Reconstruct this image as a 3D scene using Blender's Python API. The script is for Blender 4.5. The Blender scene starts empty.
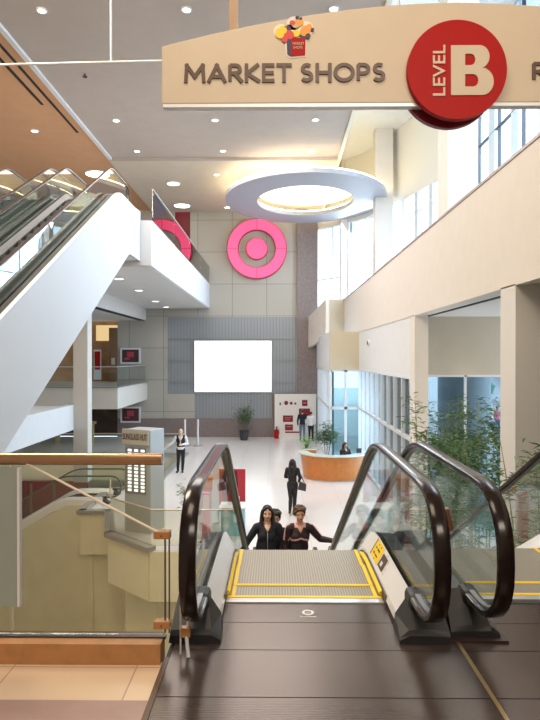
import bpy, bmesh, math, random
from math import pi, sin, cos, radians, sqrt
from mathutils import Vector, Matrix
import numpy as np
random.seed(7)
SC = bpy.context.scene
COL = SC.collection

# ---------------------------------------------------------------- camera
cam_d = bpy.data.cameras.new('camera'); cam = bpy.data.objects.new('camera', cam_d); COL.objects.link(cam)
cam.location = (0, 0, 1.56)
cam.rotation_euler = (radians(90 - 0.3), 0, radians(0.59))
cam_d.sensor_fit = 'VERTICAL'; cam_d.sensor_height = 36.0; cam_d.lens = 36.0 * 580 / 720
cam_d.clip_start = 0.05; cam_d.clip_end = 400
SC.camera = cam

# ---------------------------------------------------------------- exposure, world, large lights
vs = SC.view_settings
vs.view_transform = 'Standard'; vs.look = 'None'; vs.gamma = 1.0; vs.exposure = -0.12; vs.use_curve_mapping = False
w = bpy.data.worlds.new('sky'); SC.world = w; w.use_nodes = True
bg = w.node_tree.nodes['Background']; bg.inputs[0].default_value = (0.78, 0.89, 1.0, 1); bg.inputs[1].default_value = 4.4
SC.cycles.max_bounces = 8; SC.cycles.diffuse_bounces = 4; SC.cycles.glossy_bounces = 4
SC.cycles.transparent_max_bounces = 24; SC.cycles.transmission_bounces = 6
SC.cycles.sample_clamp_indirect = 6.0
SC.cycles.caustics_reflective = False; SC.cycles.caustics_refractive = False

def area(name, loc, target, sx, sy, power, col, portal=False):
    d = bpy.data.lights.new(name, 'AREA'); d.shape = 'RECTANGLE'; d.size = sx; d.size_y = sy
    d.energy = power; d.color = col
    o = bpy.data.objects.new(name, d); COL.objects.link(o); o.location = loc
    o.rotation_euler = (Vector(target) - Vector(loc)).to_track_quat('-Z', 'Y').to_euler()
    if portal: d.cycles.is_portal = True
    return o
DAY = (0.78, 0.89, 1.0); WARM = (1.0, 0.80, 0.56)
area('daylight_right', (9.3, 18, 9.0), (0, 20, 1.0), 16, 7, 3000, DAY)
area('daylight_far', (6.4, 30.5, 7.0), (-4, 24, 0.0), 7, 5, 1500, DAY)
area('daylight_low', (5.2, 24, -1.2), (-4, 24, -2.0), 8, 3.6, 1100, DAY)
area('hall_lamps', (-1.5, 21, 10.1), (-1.5, 21, 0), 6, 12, 1300, (1.0, 0.93, 0.86))
area('landing_fill', (-1.0, 1.5, 8.5), (-0.5, 3.5, 0), 3, 3, 300, (1.0, 0.82, 0.62))  # added warm fill for the foreground, out of view, not a fixture
area('front_fill', (2.0, -4.0, 6.5), (0.5, 7, 3.0), 5, 2, 480, (1.0, 0.88, 0.74))  # unseen fill behind the camera, added to brighten surfaces facing it
area('concourse_lamps', (-12, 9, 9.6), (-12, 12, 0), 6, 8, 420, WARM)
area('void_fill', (-5.5, 9.0, 9.9), (-6, 14, -6), 4, 6, 2100, (1.0, 0.88, 0.70))  # fill light added to brighten the lower opening, no fixture there
area('alcove_fill', (6.2, 12, 2.62), (6.2, 12, 0), 3, 4, 55, (1.0, 0.92, 0.8))  # added fill under the soffit that lifts the dark alcove, no real lamp

# ---------------------------------------------------------------- materials
MATS = {}
def _new(name):
    m = bpy.data.materials.new(name); m.use_nodes = True
    return m, m.node_tree, m.node_tree.nodes['Principled BSDF']
def mat(name, col, rough=0.5, metal=0.0, noise=0.0, nscale=20.0, emit=None, estr=0.0, spec=None, bump=0.0, bscale=60.0, coat=0.0):
    if name in MATS: return MATS[name]
    m, nt, b = _new(name)
    b.inputs['Roughness'].default_value = rough; b.inputs['Metallic'].default_value = metal
    if spec is not None: b.inputs['Specular IOR Level'].default_value = spec
    if coat: b.inputs['Coat Weight'].default_value = coat; b.inputs['Coat Roughness'].default_value = 0.08
    c4 = (*col, 1)
    tc = nt.nodes.new('ShaderNodeTexCoord')
    if noise:
        n = nt.nodes.new('ShaderNodeTexNoise'); n.inputs['Scale'].default_value = nscale; n.inputs['Detail'].default_value = 4
        nt.links.new(tc.outputs['Object'], n.inputs['Vector'])
        r = nt.nodes.new('ShaderNodeValToRGB')
        r.color_ramp.elements[0].position = 0.3; r.color_ramp.elements[1].position = 0.7
        r.color_ramp.elements[0].color = (*[max(0, c*(1-noise)) for c in col], 1)
        r.color_ramp.elements[1].color = (*[min(1, c*(1+noise)) for c in col], 1)
        nt.links.new(n.outputs['Fac'], r.inputs[0]); nt.links.new(r.outputs[0], b.inputs['Base Color'])
    else:
        b.inputs['Base Color'].default_value = c4
    if bump:
        n2 = nt.nodes.new('ShaderNodeTexNoise'); n2.inputs['Scale'].default_value = bscale
        nt.links.new(tc.outputs['Object'], n2.inputs['Vector'])
        bp = nt.nodes.new('ShaderNodeBump'); bp.inputs['Strength'].default_value = bump; bp.inputs['Distance'].default_value = 0.01
        nt.links.new(n2.outputs['Fac'], bp.inputs['Height']); nt.links.new(bp.outputs[0], b.inputs['Normal'])
    if emit:
        b.inputs['Emission Color'].default_value = (*emit, 1); b.inputs['Emission Strength'].default_value = estr
    MATS[name] = m; return m

def grooved(name, col, dark, rough, metal, period, axis, width=0.5, bumpd=0.004, spec=0.5):
    """fine parallel grooves: period metres along object axis (0 x, 1 y, 2 z)"""
    if name in MATS: return MATS[name]
    m, nt, b = _new(name)
    b.inputs['Roughness'].default_value = rough; b.inputs['Metallic'].default_value = metal
    b.inputs['Specular IOR Level'].default_value = spec
    tc = nt.nodes.new('ShaderNodeTexCoord'); sp = nt.nodes.new('ShaderNodeSeparateXYZ')
    nt.links.new(tc.outputs['Object'], sp.inputs[0])
    mul = nt.nodes.new('ShaderNodeMath'); mul.operation = 'MULTIPLY'; mul.inputs[1].default_value = 1/period
    nt.links.new(sp.outputs[axis], mul.inputs[0])
    fr = nt.nodes.new('ShaderNodeMath'); fr.operation = 'FRACT'; nt.links.new(mul.outputs[0], fr.inputs[0])
    lt = nt.nodes.new('ShaderNodeMath'); lt.operation = 'LESS_THAN'; lt.inputs[1].default_value = width
    nt.links.new(fr.outputs[0], lt.inputs[0])
    mx = nt.nodes.new('ShaderNodeMix'); mx.data_type = 'RGBA'
    mx.inputs[6].default_value = (*col, 1); mx.inputs[7].default_value = (*dark, 1)
    nt.links.new(lt.outputs[0], mx.inputs[0]); nt.links.new(mx.outputs[2], b.inputs['Base Color'])
    inv = nt.nodes.new('ShaderNodeMath'); inv.operation = 'SUBTRACT'; inv.inputs[0].default_value = 1
    nt.links.new(lt.outputs[0], inv.inputs[1])
    bp = nt.nodes.new('ShaderNodeBump'); bp.inputs['Strength'].default_value = 0.5; bp.inputs['Distance'].default_value = bumpd
    nt.links.new(inv.outputs[0], bp.inputs['Height']); nt.links.new(bp.outputs[0], b.inputs['Normal'])
    MATS[name] = m; return m

def tiled(name, col, joint, rough, sx, sy, plane='xy', off=(0, 0), jw=0.02, var=0.04, coat=0.0, spec=0.5):
    """tiles sx by sy metres with thin joints in the plane given"""
    if name in MATS: return MATS[name]
    m, nt, b = _new(name)
    b.inputs['Roughness'].default_value = rough; b.inputs['Coat Weight'].default_value = coat
    b.inputs['Specular IOR Level'].default_value = spec
    b.inputs['Coat Roughness'].default_value = 0.12
    tc = nt.nodes.new('ShaderNodeTexCoord'); sp = nt.nodes.new('ShaderNodeSeparateXYZ'); cb = nt.nodes.new('ShaderNodeCombineXYZ')
    nt.links.new(tc.outputs['Object'], sp.inputs[0])
    for k, ch in enumerate(plane):
        a = nt.nodes.new('ShaderNodeMath'); a.operation = 'ADD'; a.inputs[1].default_value = off[k]
        nt.links.new(sp.outputs['xyz'.index(ch)], a.inputs[0]); nt.links.new(a.outputs[0], cb.inputs[k])
    br = nt.nodes.new('ShaderNodeTexBrick'); br.offset = 0.0; br.squash = 1.0
    br.inputs['Scale'].default_value = 1.0; br.inputs['Brick Width'].default_value = sx; br.inputs['Row Height'].default_value = sy
    br.inputs['Mortar Size'].default_value = jw/2; br.inputs['Mortar Smooth'].default_value = 0.0
    br.inputs['Color1'].default_value = (*[min(1, c*(1+var)) for c in col], 1)
    br.inputs['Color2'].default_value = (*[c*(1-var) for c in col], 1)
    br.inputs['Mortar'].default_value = (*joint, 1)
    nt.links.new(cb.outputs[0], br.inputs['Vector']); nt.links.new(br.outputs['Color'], b.inputs['Base Color'])
    MATS[name] = m; return m

def glass(name, tint, refl=1.0, rough=0.0, base=0.03):
    if name in MATS: return MATS[name]
    m = bpy.data.materials.new(name); m.use_nodes = True; nt = m.node_tree
    for n in list(nt.nodes): nt.nodes.remove(n)
    out = nt.nodes.new('ShaderNodeOutputMaterial'); tr = nt.nodes.new('ShaderNodeBsdfTransparent'); gl = nt.nodes.new('ShaderNodeBsdfGlossy')
    tr.inputs[0].default_value = (*tint, 1); gl.inputs['Roughness'].default_value = rough
    fr = nt.nodes.new('ShaderNodeFresnel'); fr.inputs['IOR'].default_value = 1.45
    mu = nt.nodes.new('ShaderNodeMath'); mu.operation = 'MULTIPLY_ADD'; mu.inputs[1].default_value = refl; mu.inputs[2].default_value = base; mu.use_clamp = True
    mx = nt.nodes.new('ShaderNodeMixShader')
    nt.links.new(fr.outputs[0], mu.inputs[0]); nt.links.new(mu.outputs[0], mx.inputs[0])
    nt.links.new(tr.outputs[0], mx.inputs[1]); nt.links.new(gl.outputs[0], mx.inputs[2]); nt.links.new(mx.outputs[0], out.inputs[0])
    MATS[name] = m; return m

def emis(name, col, s):
    if name in MATS: return MATS[name]
    m = bpy.data.materials.new(name); m.use_nodes = True; nt = m.node_tree
    for n in list(nt.nodes): nt.nodes.remove(n)
    out = nt.nodes.new('ShaderNodeOutputMaterial'); e = nt.nodes.new('ShaderNodeEmission')
    e.inputs[0].default_value = (*col, 1); e.inputs[1].default_value = s
    nt.links.new(e.outputs[0], out.inputs[0]); MATS[name] = m; return m

M_CEIL = mat('ceiling_paint', (0.50, 0.425, 0.375), 0.8, noise=0.03, nscale=2)
M_CEIL_T = mat('ceiling_tan_paint', (0.66, 0.37, 0.20), 0.8, noise=0.03, nscale=2)
M_WHITE = mat('white_paint', (0.72, 0.73, 0.745), 0.55, noise=0.02, nscale=3)
M_CREAM = mat('cream_paint', (0.74, 0.685, 0.625), 0.6, noise=0.02, nscale=3)
M_CREAMY = mat('yellow_cream_paint', (0.80, 0.73, 0.53), 0.6, noise=0.04, nscale=2)
M_TANW = mat('tan_paint', (0.52, 0.46, 0.36), 0.7, noise=0.02, nscale=3)
M_SOFF = mat('soffit_paint', (0.72, 0.70, 0.68), 0.7, noise=0.02, nscale=3)
M_GREYC = mat('grey_coping', (0.30, 0.29, 0.27), 0.4, noise=0.1, nscale=30)
M_PIL = mat('mauve_stone', (0.215, 0.170, 0.165), 0.55, noise=0.18, nscale=14)
M_PANEL = tiled('stone_panels', (0.44, 0.415, 0.37), (0.22, 0.20, 0.17), 0.5, 2.05, 1.90, 'xz', (0.55, -0.20), 0.03, 0.03)
M_RIB = grooved('ribbed_metal_wall', (0.30, 0.32, 0.345), (0.235, 0.25, 0.27), 0.45, 0.3, 0.19, 0, 0.25, 0.012)
M_FLOOR = tiled('pale_floor_tiles', (0.76, 0.74, 0.74), (0.66, 0.64, 0.63), 0.22, 1.2, 1.2, 'xy', (0.3, 0.2), 0.02, 0.012, coat=0.3)
M_FLOORT = tiled('terracotta_cream_tiles', (0.66, 0.50, 0.36), (0.40, 0.29, 0.2), 0.3, 0.62, 0.38, 'xy', (0.08, 0.14), 0.008, 0.03)
M_FLOORM = mat('mauve_floor_tiles', (0.36, 0.24, 0.22), 0.35, noise=0.06, nscale=6)
M_PLATE = grooved('ribbed_bronze_plate', (0.100, 0.073, 0.062), (0.064, 0.047, 0.041), 0.25, 0.55, 0.012, 1, 0.4, 0.0008)
M_PLATES = mat('smooth_bronze_plate', (0.19, 0.145, 0.125), 0.3, 0.55, noise=0.1, nscale=15)
M_SEAM = mat('brass_seam', (0.45, 0.33, 0.16), 0.35, 0.9)
M_BLACK = mat('black_gap', (0.01, 0.01, 0.01), 0.6)
M_RUBBER = mat('dark_brown_handrail_rubber', (0.011, 0.006, 0.005), 0.20, 0.0, coat=0.04, spec=0.35)
M_STEEL = mat('brushed_steel', (0.74, 0.76, 0.80), 0.3, 0.8)
M_STEELD = mat('steel_deck', (0.92, 0.91, 0.92), 0.3, 0.25)
M_GUIDE = mat('rail_guide_steel', (0.30, 0.30, 0.32), 0.35, 0.8)
M_DARKB = mat('dark_grey_plastic', (0.020, 0.020, 0.022), 0.4)
M_TREAD = grooved('ribbed_step_tread', (0.34, 0.32, 0.27), (0.235, 0.22, 0.185), 0.45, 0.3, 0.0185, 0, 0.45, 0.004)
M_TREADD = grooved('dark_ribbed_tread', (0.08, 0.10, 0.11), (0.03, 0.04, 0.045), 0.4, 0.4, 0.0185, 0, 0.45, 0.004)
M_YEL = mat('yellow_marking', (0.90, 0.62, 0.02), 0.5)
M_BRASS = mat('warm_brass_wood_rail', (0.36, 0.225, 0.125), 0.25, 0.7, noise=0.06, nscale=5)
M_PBR = mat('pale_brass', (0.55, 0.46, 0.33), 0.35, 0.5)
M_WOOD = mat('honey_wood', (0.40, 0.19, 0.07), 0.4, noise=0.12, nscale=12)
M_ORANGE = mat('orange_wood_veneer', (0.52, 0.175, 0.035), 0.35, noise=0.10, nscale=6)
M_GLASS = glass('clear_green_glass', (0.945, 0.98, 0.97), 0.32, base=0.015)
M_GLASSG = glass('greenish_guard_glass', (0.95, 0.95, 0.89), 0.45)
M_GLASSW = glass('window_glass', (0.90, 0.96, 1.0), 0.4)
M_GLASSL = glass('tinted_window_glass', (0.62, 0.71, 0.76), 0.5)
M_GLASSB = glass('frosted_blue_glass', (0.55, 0.68, 0.72), 0.6)
M_FRAME = mat('pale_aluminium_frame', (0.74, 0.76, 0.78), 0.4, 0.3)
M_FRAMED = mat('dark_frame', (0.05, 0.06, 0.08), 0.4)
M_PINK = mat('lit_pink_sign', (0.85, 0.06, 0.20), 0.4, emit=(1.0, 0.09, 0.22), estr=0.95)
M_RED = mat('red_paint', (0.40, 0.010, 0.008), 0.5, spec=0.15)
M_REDD = mat('dark_red_paint', (0.22, 0.008, 0.02), 0.4)
M_SCREEN = emis('screen_light', (0.97, 0.98, 1.0), 1.9)
M_LAMP = emis('lamp_light', (1.0, 0.93, 0.80), 6.0)
M_COVE = emis('cove_light', (1.0, 0.84, 0.52), 13.0)
M_SIGN = mat('sign_cream', (0.60, 0.505, 0.375), 0.5, noise=0.02, nscale=4)
M_LETTER = mat('brown_lettering', (0.10, 0.055, 0.035), 0.4)
M_LEAF = mat('dark_green_leaf', (0.05, 0.14, 0.035), 0.5, noise=0.3, nscale=9)
M_LEAFB = mat('bamboo_leaf', (0.10, 0.21, 0.07), 0.5, noise=0.35, nscale=9)
M_LEAFP = mat('pale_green_leaf', (0.30, 0.50, 0.16), 0.5, noise=0.2, nscale=9)
M_STEM = mat('stem_brown', (0.20, 0.15, 0.08), 0.7)
M_POT = mat('dark_pot', (0.035, 0.035, 0.045), 0.5)
M_SOIL = mat('soil', (0.05, 0.035, 0.02), 0.9)
M_CONC = mat('street_concrete', (0.50, 0.51, 0.50), 0.8, noise=0.08, nscale=2)

# ---------------------------------------------------------------- mesh helpers
class MB:
    def __init__(s): s.v = []; s.f = []; s.m = []
    def add(s, vs_, fs, mi=0):
        n = len(s.v); s.v += [tuple(p) for p in vs_]; s.f += [tuple(i+n for i in f) for f in fs]; s.m += [mi]*len(fs); return s
    def box(s, x0, x1, y0, y1, z0, z1, mi=0):
        if x0 > x1: x0, x1 = x1, x0
        if y0 > y1: y0, y1 = y1, y0
        if z0 > z1: z0, z1 = z1, z0
        return s.add([(x0,y0,z0),(x1,y0,z0),(x1,y1,z0),(x0,y1,z0),(x0,y0,z1),(x1,y0,z1),(x1,y1,z1),(x0,y1,z1)],
                     [(0,3,2,1),(4,5,6,7),(0,1,5,4),(1,2,6,5),(2,3,7,6),(3,0,4,7)], mi)
    def rbox(s, c, half, rz=0, mi=0, M=None):
        Mt = M if M is not None else Matrix.Rotation(rz, 3, 'Z')
        vs_ = []
        for z in (-1, 1):
            for x, y in ((-1,-1),(1,-1),(1,1),(-1,1)):
                vs_.append(Vector(c) + Mt @ Vector((x*half[0], y*half[1], z*half[2])))
        return s.add(vs_, [(0,3,2,1),(4,5,6,7),(0,1,5,4),(1,2,6,5),(2,3,7,6),(3,0,4,7)], mi)
    def prism(s, pts, a, b, axis='z', mi=0):
        """extrude 2D polygon pts; axis z: (x,y); axis x: (y,z); axis y: (x,z)"""
        def P(p, h):
            return (p[0], p[1], h) if axis == 'z' else ((h, p[0], p[1]) if axis == 'x' else (p[0], h, p[1]))
        n = len(pts); vs_ = [P(p, a) for p in pts] + [P(p, b) for p in pts]
        fs = [tuple(range(n-1, -1, -1)), tuple(range(n, 2*n))] + [(i, (i+1) % n, n+(i+1) % n, n+i) for i in range(n)]
        return s.add(vs_, fs, mi)
    def tube(s, path, r, n=8, mi=0, cap=True, rs=None):
        path = [Vector(p) for p in path]; vs_ = []; fs = []
        up = None
        for i, p in enumerate(path):
            t = (path[min(i+1, len(path)-1)] - path[max(i-1, 0)]).normalized()
            if up is None: up = Vector((0,0,1)) if abs(t.z) < 0.9 else Vector((1,0,0))
            a = t.cross(up).normalized(); b = a.cross(t).normalized(); up = b
            rr = rs[i] if rs else r
            for k in range(n):
                th = 2*pi*k/n; vs_.append(p + a*cos(th)*rr + b*sin(th)*rr)
        for i in range(len(path)-1):
            for k in range(n): fs.append((i*n+k, i*n+(k+1) % n, (i+1)*n+(k+1) % n, (i+1)*n+k))
        if cap: fs.append(tuple(range(n-1,-1,-1))); fs.append(tuple(range((len(path)-1)*n, len(path)*n)))
        return s.add(vs_, fs, mi)
    def cyl(s, c, r, h, n=24, r2=None, mi=0, axis='z'):
        r2 = r if r2 is None else r2; vs_ = []
        for (rr, hh) in ((r, 0), (r2, h)):
            for k in range(n):
                th = 2*pi*k/n; a, b = cos(th)*rr, sin(th)*rr
                vs_.append((c[0]+a, c[1]+b, c[2]+hh) if axis == 'z' else ((c[0]+a, c[1]+hh, c[2]+b) if axis == 'y' else (c[0]+hh, c[1]+a, c[2]+b)))
        fs = [tuple(range(n-1,-1,-1)), tuple(range(n, 2*n))] + [(k, (k+1) % n, n+(k+1) % n, n+k) for k in range(n)]
        return s.add(vs_, fs, mi)
    def ring(s, c, rx, ry, ix, iy, h, n=64, axis='z', mi=0):
        vs_ = []
        for (a_, b_, hh) in ((rx,ry,0),(rx,ry,h),(ix,iy,h),(ix,iy,0)):
            for k in range(n):
                th = 2*pi*k/n; a, b = cos(th)*a_, sin(th)*b_
                vs_.append((c[0]+a, c[1]+b, c[2]+hh) if axis == 'z' else (c[0]+a, c[1]+hh, c[2]+b))
        fs = []
        for q in range(4):
            r = (q+1) % 4
            for k in range(n): fs.append((q*n+k, q*n+(k+1) % n, r*n+(k+1) % n, r*n+k))
        return s.add(vs_, fs, mi)
    def ball(s, c, r, n=12, m=8, mi=0):
        rx, ry, rz = (r, r, r) if not isinstance(r, tuple) else r
        vs_ = [(c[0], c[1], c[2]-rz)]; fs = []
        for j in range(1, m):
            ph = -pi/2 + pi*j/m
            for k in range(n):
                th = 2*pi*k/n; vs_.append((c[0]+rx*cos(ph)*cos(th), c[1]+ry*cos(ph)*sin(th), c[2]+rz*sin(ph)))
        vs_.append((c[0], c[1], c[2]+rz)); T = len(vs_)-1
        for k in range(n):
            fs.append((0, 1+(k+1) % n, 1+k)); fs.append((T, 1+(m-2)*n+k, 1+(m-2)*n+(k+1) % n))
            for j in range(m-2): fs.append((1+j*n+k, 1+j*n+(k+1) % n, 1+(j+1)*n+(k+1) % n, 1+(j+1)*n+k))
        return s.add(vs_, fs, mi)
    def strip(s, A, B, mi=0):
        n = len(A); vs_ = list(A)+list(B)
        return s.add(vs_, [(i, i+1, n+i+1, n+i) for i in range(n-1)], mi)
    def loft(s, rings, close=True, cap=True, mi=0):
        n = len(rings[0]); vs_ = [p for r in rings for p in r]; fs = []
        for i in range(len(rings)-1):
            for k in range(n if close else n-1):
                fs.append((i*n+k, i*n+(k+1) % n, (i+1)*n+(k+1) % n, (i+1)*n+k))
        if cap: fs.append(tuple(range(n-1,-1,-1))); fs.append(tuple(range((len(rings)-1)*n, len(rings)*n)))
        return s.add(vs_, fs, mi)
    def build(s, name, mats, parent=None, smooth=False, bevel=0.0, origin=None):
        me = bpy.data.meshes.new(name); me.from_pydata([tuple(v) for v in s.v], [], s.f)
        mats = mats if isinstance(mats, (list, tuple)) else [mats]
        for m in mats: me.materials.append(m)
        for p, mi in zip(me.polygons, s.m): p.material_index = mi
        bm = bmesh.new(); bm.from_mesh(me); bmesh.ops.recalc_face_normals(bm, faces=bm.faces); bm.to_mesh(me); bm.free()
        if smooth:
            for p in me.polygons: p.use_smooth = True
            me.set_sharp_from_angle(angle=radians(40))
        o = bpy.data.objects.new(name, me); COL.objects.link(o)
        if parent is not None:
            o.parent = parent
            o.matrix_parent_inverse = parent_matrix(parent).inverted()
        if bevel:
            md = o.modifiers.new('bevel', 'BEVEL'); md.width = bevel; md.segments = 2; md.limit_method = 'ANGLE'
        return o
def parent_matrix(o):
    M = Matrix.LocRotScale(o.location, o.rotation_euler, o.scale)
    if o.parent is not None: M = parent_matrix(o.parent) @ o.matrix_parent_inverse @ M
    return M
def tag(o, label=None, cat=None, group=None, kind=None):
    if label: o['label'] = label
    if cat: o['category'] = cat
    if group: o['group'] = group
    if kind: o['kind'] = kind
    return o
def struct(name, mb, m, **k):
    return tag(mb.build(name, m, **k), kind='structure')
def empty(name, loc, rz=0):
    o = bpy.data.objects.new(name, None); COL.objects.link(o); o.location = loc; o.rotation_euler = (0, 0, rz); o.empty_display_size = 0.1
    return o
def text_mesh(txt, size, offset=0.0, extrude=0.004, spacing=1.0, align='CENTER'):
    cu = bpy.data.curves.new('t', 'FONT'); cu.body = txt; cu.size = size; cu.offset = offset; cu.extrude = extrude
    cu.align_x = align; cu.align_y = 'CENTER'; cu.space_character = spacing
    o = bpy.data.objects.new('t', cu); COL.objects.link(o)
    me = bpy.data.meshes.new_from_object(o, depsgraph=bpy.context.evaluated_depsgraph_get())
    bpy.data.objects.remove(o); bpy.data.curves.remove(cu)
    return me
def text(name, txt, size, M, m, parent=None, offset=0.0, extrude=0.004, spacing=1.0, width=None, height=None):
    """M maps text plane (x right, y up, z towards reader) to the world; width/height stretch it to size"""
    me = text_mesh(txt, size, offset, extrude, spacing)
    xs = [v.co.x for v in me.vertices]; ys = [v.co.y for v in me.vertices]
    cx, cy = (min(xs)+max(xs))/2, (min(ys)+max(ys))/2
    sx = width/(max(xs)-min(xs)) if width else 1; sy = height/(max(ys)-min(ys)) if height else (sx if width else 1)
    if width is None: sx = sy
    for v in me.vertices: v.co = M @ Vector(((v.co.x-cx)*sx, (v.co.y-cy)*sy, v.co.z))
    me.name = name; me.materials.clear(); me.materials.append(m)
    o = bpy.data.objects.new(name, me); COL.objects.link(o)
    if parent is not None:
        o.parent = parent; o.matrix_parent_inverse = parent_matrix(parent).inverted()
    return o
def facing(loc, rz=0, tilt=0):
    """text plane that faces the -Y direction"""
    return Matrix.Translation(loc) @ Matrix.Rotation(rz, 4, 'Z') @ Matrix.Rotation(pi/2 - tilt, 4, 'X')

# ================================================================ STRUCTURE
ZL, ZU, ZLL = -3.2, 5.9, -7.7
CZ = 10.3
YF = 34.5
# ---- near floor (our level)
m = MB(); m.box(-16, -0.58, -6, 2.62, -0.6, 0); struct('floor', m, M_FLOORM)
m = MB(); m.box(-16, -0.58, 2.62, 2.95, -0.6, 0); struct('floor', m, M_FLOORT)
m = MB()
seams = [-6, -1.6, 0.2, 1.1, 1.95, 2.65, 3.08, 3.40, 3.67]
for a, b in zip(seams[:-1], seams[1:]):
    for x0, x1 in ((-0.55, 0.985), (1.005, 2.6)):
        m.box(x0, x1, a+0.003, b-0.003, -0.02, 0.0)
struct('floor', m, M_PLATE)
m = MB(); m.box(-0.58, 2.62, -6, 3.67, -0.6, -0.021); m.box(2.6, 9, -6, 3.6, -0.6, -0.0); struct('floor', m, M_BLACK)
m = MB(); m.box(0.985, 1.005, -2, 3.2, -0.02, 0.001); struct('trim_1', m, M_SEAM); m = MB(); m.box(-0.58, -0.553, -2, 3.0, -0.02, 0.001); struct('trim_16', m, M_LETTER)
m = MB(); m.box(-16, -0.585, 2.92, 3.04, -0.02, 0.105); struct('trim_2', m, M_WOOD)
m = MB(); m.box(-16, -0.60, 3.04, 3.07, -0.9, 0.10); m.box(-0.6, 2.6, 3.6, 3.7, -0.9, -0.03); struct('trim_3', m, M_DARKB)

# ---- lower floor with the void's cut-out
m = MB()
edge = [(-0.62, 11.2), (-0.62, 14.2), (-3.1, 14.2), (-4.45, 15.4), (-5.1, 17.6), (-5.95, 17.6), (-5.95, 20.3), (-4.5, 21.5), (-4.4, 28.2), (-16, 28.2), (-16, 34.6), (2.6, 34.6), (2.6, 26.2), (3.9, 26.2), (3.9, 16.4), (8.0, 16.4), (8.0, 11.2)]
m.prism(edge, ZL-0.35, ZL)
struct('floor', m, M_FLOOR)
# fascia and coping of the void
m = MB(); mc = MB()
ve = edge[0:10]
for (a, b) in zip(ve[:-1], ve[1:]):
    a = Vector(a); b = Vector(b); t = (b-a).normalized(); nrm = Vector((-t.y, t.x))
    q = [a, b, b+nrm*0.08, a+nrm*0.08]
    q = [a-nrm*0.10, b-nrm*0.10, b+nrm*0.03, a+nrm*0.03]
    m.prism([tuple(p) for p in q], ZL-1.25, ZL-0.02)
    if a.x < -0.7:
        q = [a-nrm*0.14-t*0.06, b-nrm*0.14+t*0.06, b+nrm*0.12+t*0.06, a+nrm*0.12-t*0.06]
        mc.prism([tuple(p) for p in q], ZL-0.02, ZL+0.10)
struct('trim_4', m, M_CREAMY); struct('trim_5', mc, M_GREYC)
# lowest level
m = MB(); m.box(-16, 9, 3, 34.6, ZLL-0.2, ZLL); struct('floor', m, mat('dull_green_floor', (0.30, 0.29, 0.22), 0.4, noise=0.06, nscale=2))
m = MB()
iv = [(-0.9, 14.6), (-2.95, 14.6), (-4.05, 15.6), (-4.75, 18.0), (-5.8, 18.0), (-5.8, 20.6), (-4.3, 21.7)]
for a, b in zip(iv[:-1], iv[1:]):
    a = Vector(a); b = Vector(b); t = (b-a).normalized(); nr = Vector((-t.y, t.x))*0.1; e_ = t*0.05
    m.prism([tuple(a-e_), tuple(b+e_), tuple(b+e_-nr), tuple(a-e_-nr)], ZLL, ZL-1.0)
m.box(-16, 9, YF, YF+0.3, ZLL, ZL-0.02)
m.prism([(-5.9, ZLL), (-5.9, ZL-0.02), (-6.75, ZL-0.02), (-14.9, -7.66), (-14.9, ZLL)], 18.60, 18.64, 'y')
struct('wall_lower', m, M_CREAMY)

# ---- far wall, Y = 34.5
m = MB(); m.box(-5.1, 1.25, YF, YF+0.3, 3.94, CZ+0.2); m.box(-16, -6.05, YF, YF+0.3, 3.94, CZ+0.2)
m.box(-9.45, -6.45, YF, YF+0.3, -2.1, 3.94); m.box(-6.45, -4.85, YF-0.03, YF+0.3, -2.1, -0.65); struct('wall_far', m, M_PANEL)
m = MB(); m.box(-6.45, 1.25, YF, YF+0.3, -2.1, 3.94)
struct('wall_far', m, M_RIB)
m = MB()
for z in (0.0, 1.3, 2.6): m.box(-6.45, 1.25, YF-0.05, YF, z, z+0.07)
struct('trim_6', m, mat('rail_grey', (0.27, 0.29, 0.31), 0.4, 0.4))
m = MB(); m.box(-9.45, 1.25, YF-0.06, YF+0.3, ZL, -2.1); struct('wall_far', m, M_PIL)
m = MB(); m.box(1.25, 2.45, YF-0.25, YF+0.3, ZL, CZ+0.2); m.box(-0.25, 1.25, YF-0.08, YF, ZL, -0.6); struct('column', m, M_PIL)
m = MB(); m.box(-6.05, -5.1, YF+0.2, YF+0.4, 6.2, CZ+0.2); struct('wall_far', m, M_REDD)
m = MB(); m.box(-6.05, -5.1, YF+0.001, YF+0.3, 3.94, 6.2); struct('wall_far', m, M_PANEL)
# ---- left wall, back wall
m = MB(); m.box(-16.2, -16, -6, YF, -7.7, CZ+0.8); struct('wall_left', m, M_CREAM)
m = MB(); m.box(-16.2, 9.2, -6.2, -6, -1, CZ+2.6); struct('wall_back', m, M_CREAM)
m = MB(); m.box(9, 9.2, -6, 13, ZLL, CZ+2.6); struct('wall_right', m, M_CREAM)
m = MB(); m.box(-16, 9, 2.9, 3.05, ZLL, -0.62); struct('wall_near', m, M_CREAMY)

# ---- main ceiling
m = MB(); m.box(-7.34, 2.84, -6, 25.45, CZ, CZ+0.25); m.box(2.85, 9.2, -6, 9.5, CZ, CZ+0.25)
struct('ceiling', m, M_CEIL)
m = MB(); m.box(-7.35, 2.7, 25.46, 25.52, CZ-0.12, CZ+0.1); struct('trim_15', m, M_CEIL)
m = MB(); m.box(-7.34, -7.2, -6, 25.4, CZ-0.10, CZ-0.001); struct('trim_7', m, M_WHITE)
m = MB(); m.box(-16, -7.36, -6, YF, CZ-0.02, CZ+0.25); struct('ceiling', m, M_CEIL_T)
m = MB(); m.box(-7.75, -7.66, -6, 22.5, CZ-0.035, CZ-0.02); m.box(-8.12, -8.02, -6, 20, CZ-0.035, CZ-0.02); struct('trim_8', m, M_BLACK)
m = MB(); m.box(-7.35, 2.69, 25.53, YF, CZ-0.12, CZ+0.1); struct('ceiling', m, mat('warm_ceiling_paint', (0.62, 0.54, 0.44), 0.8, noise=0.03, nscale=2))
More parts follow.
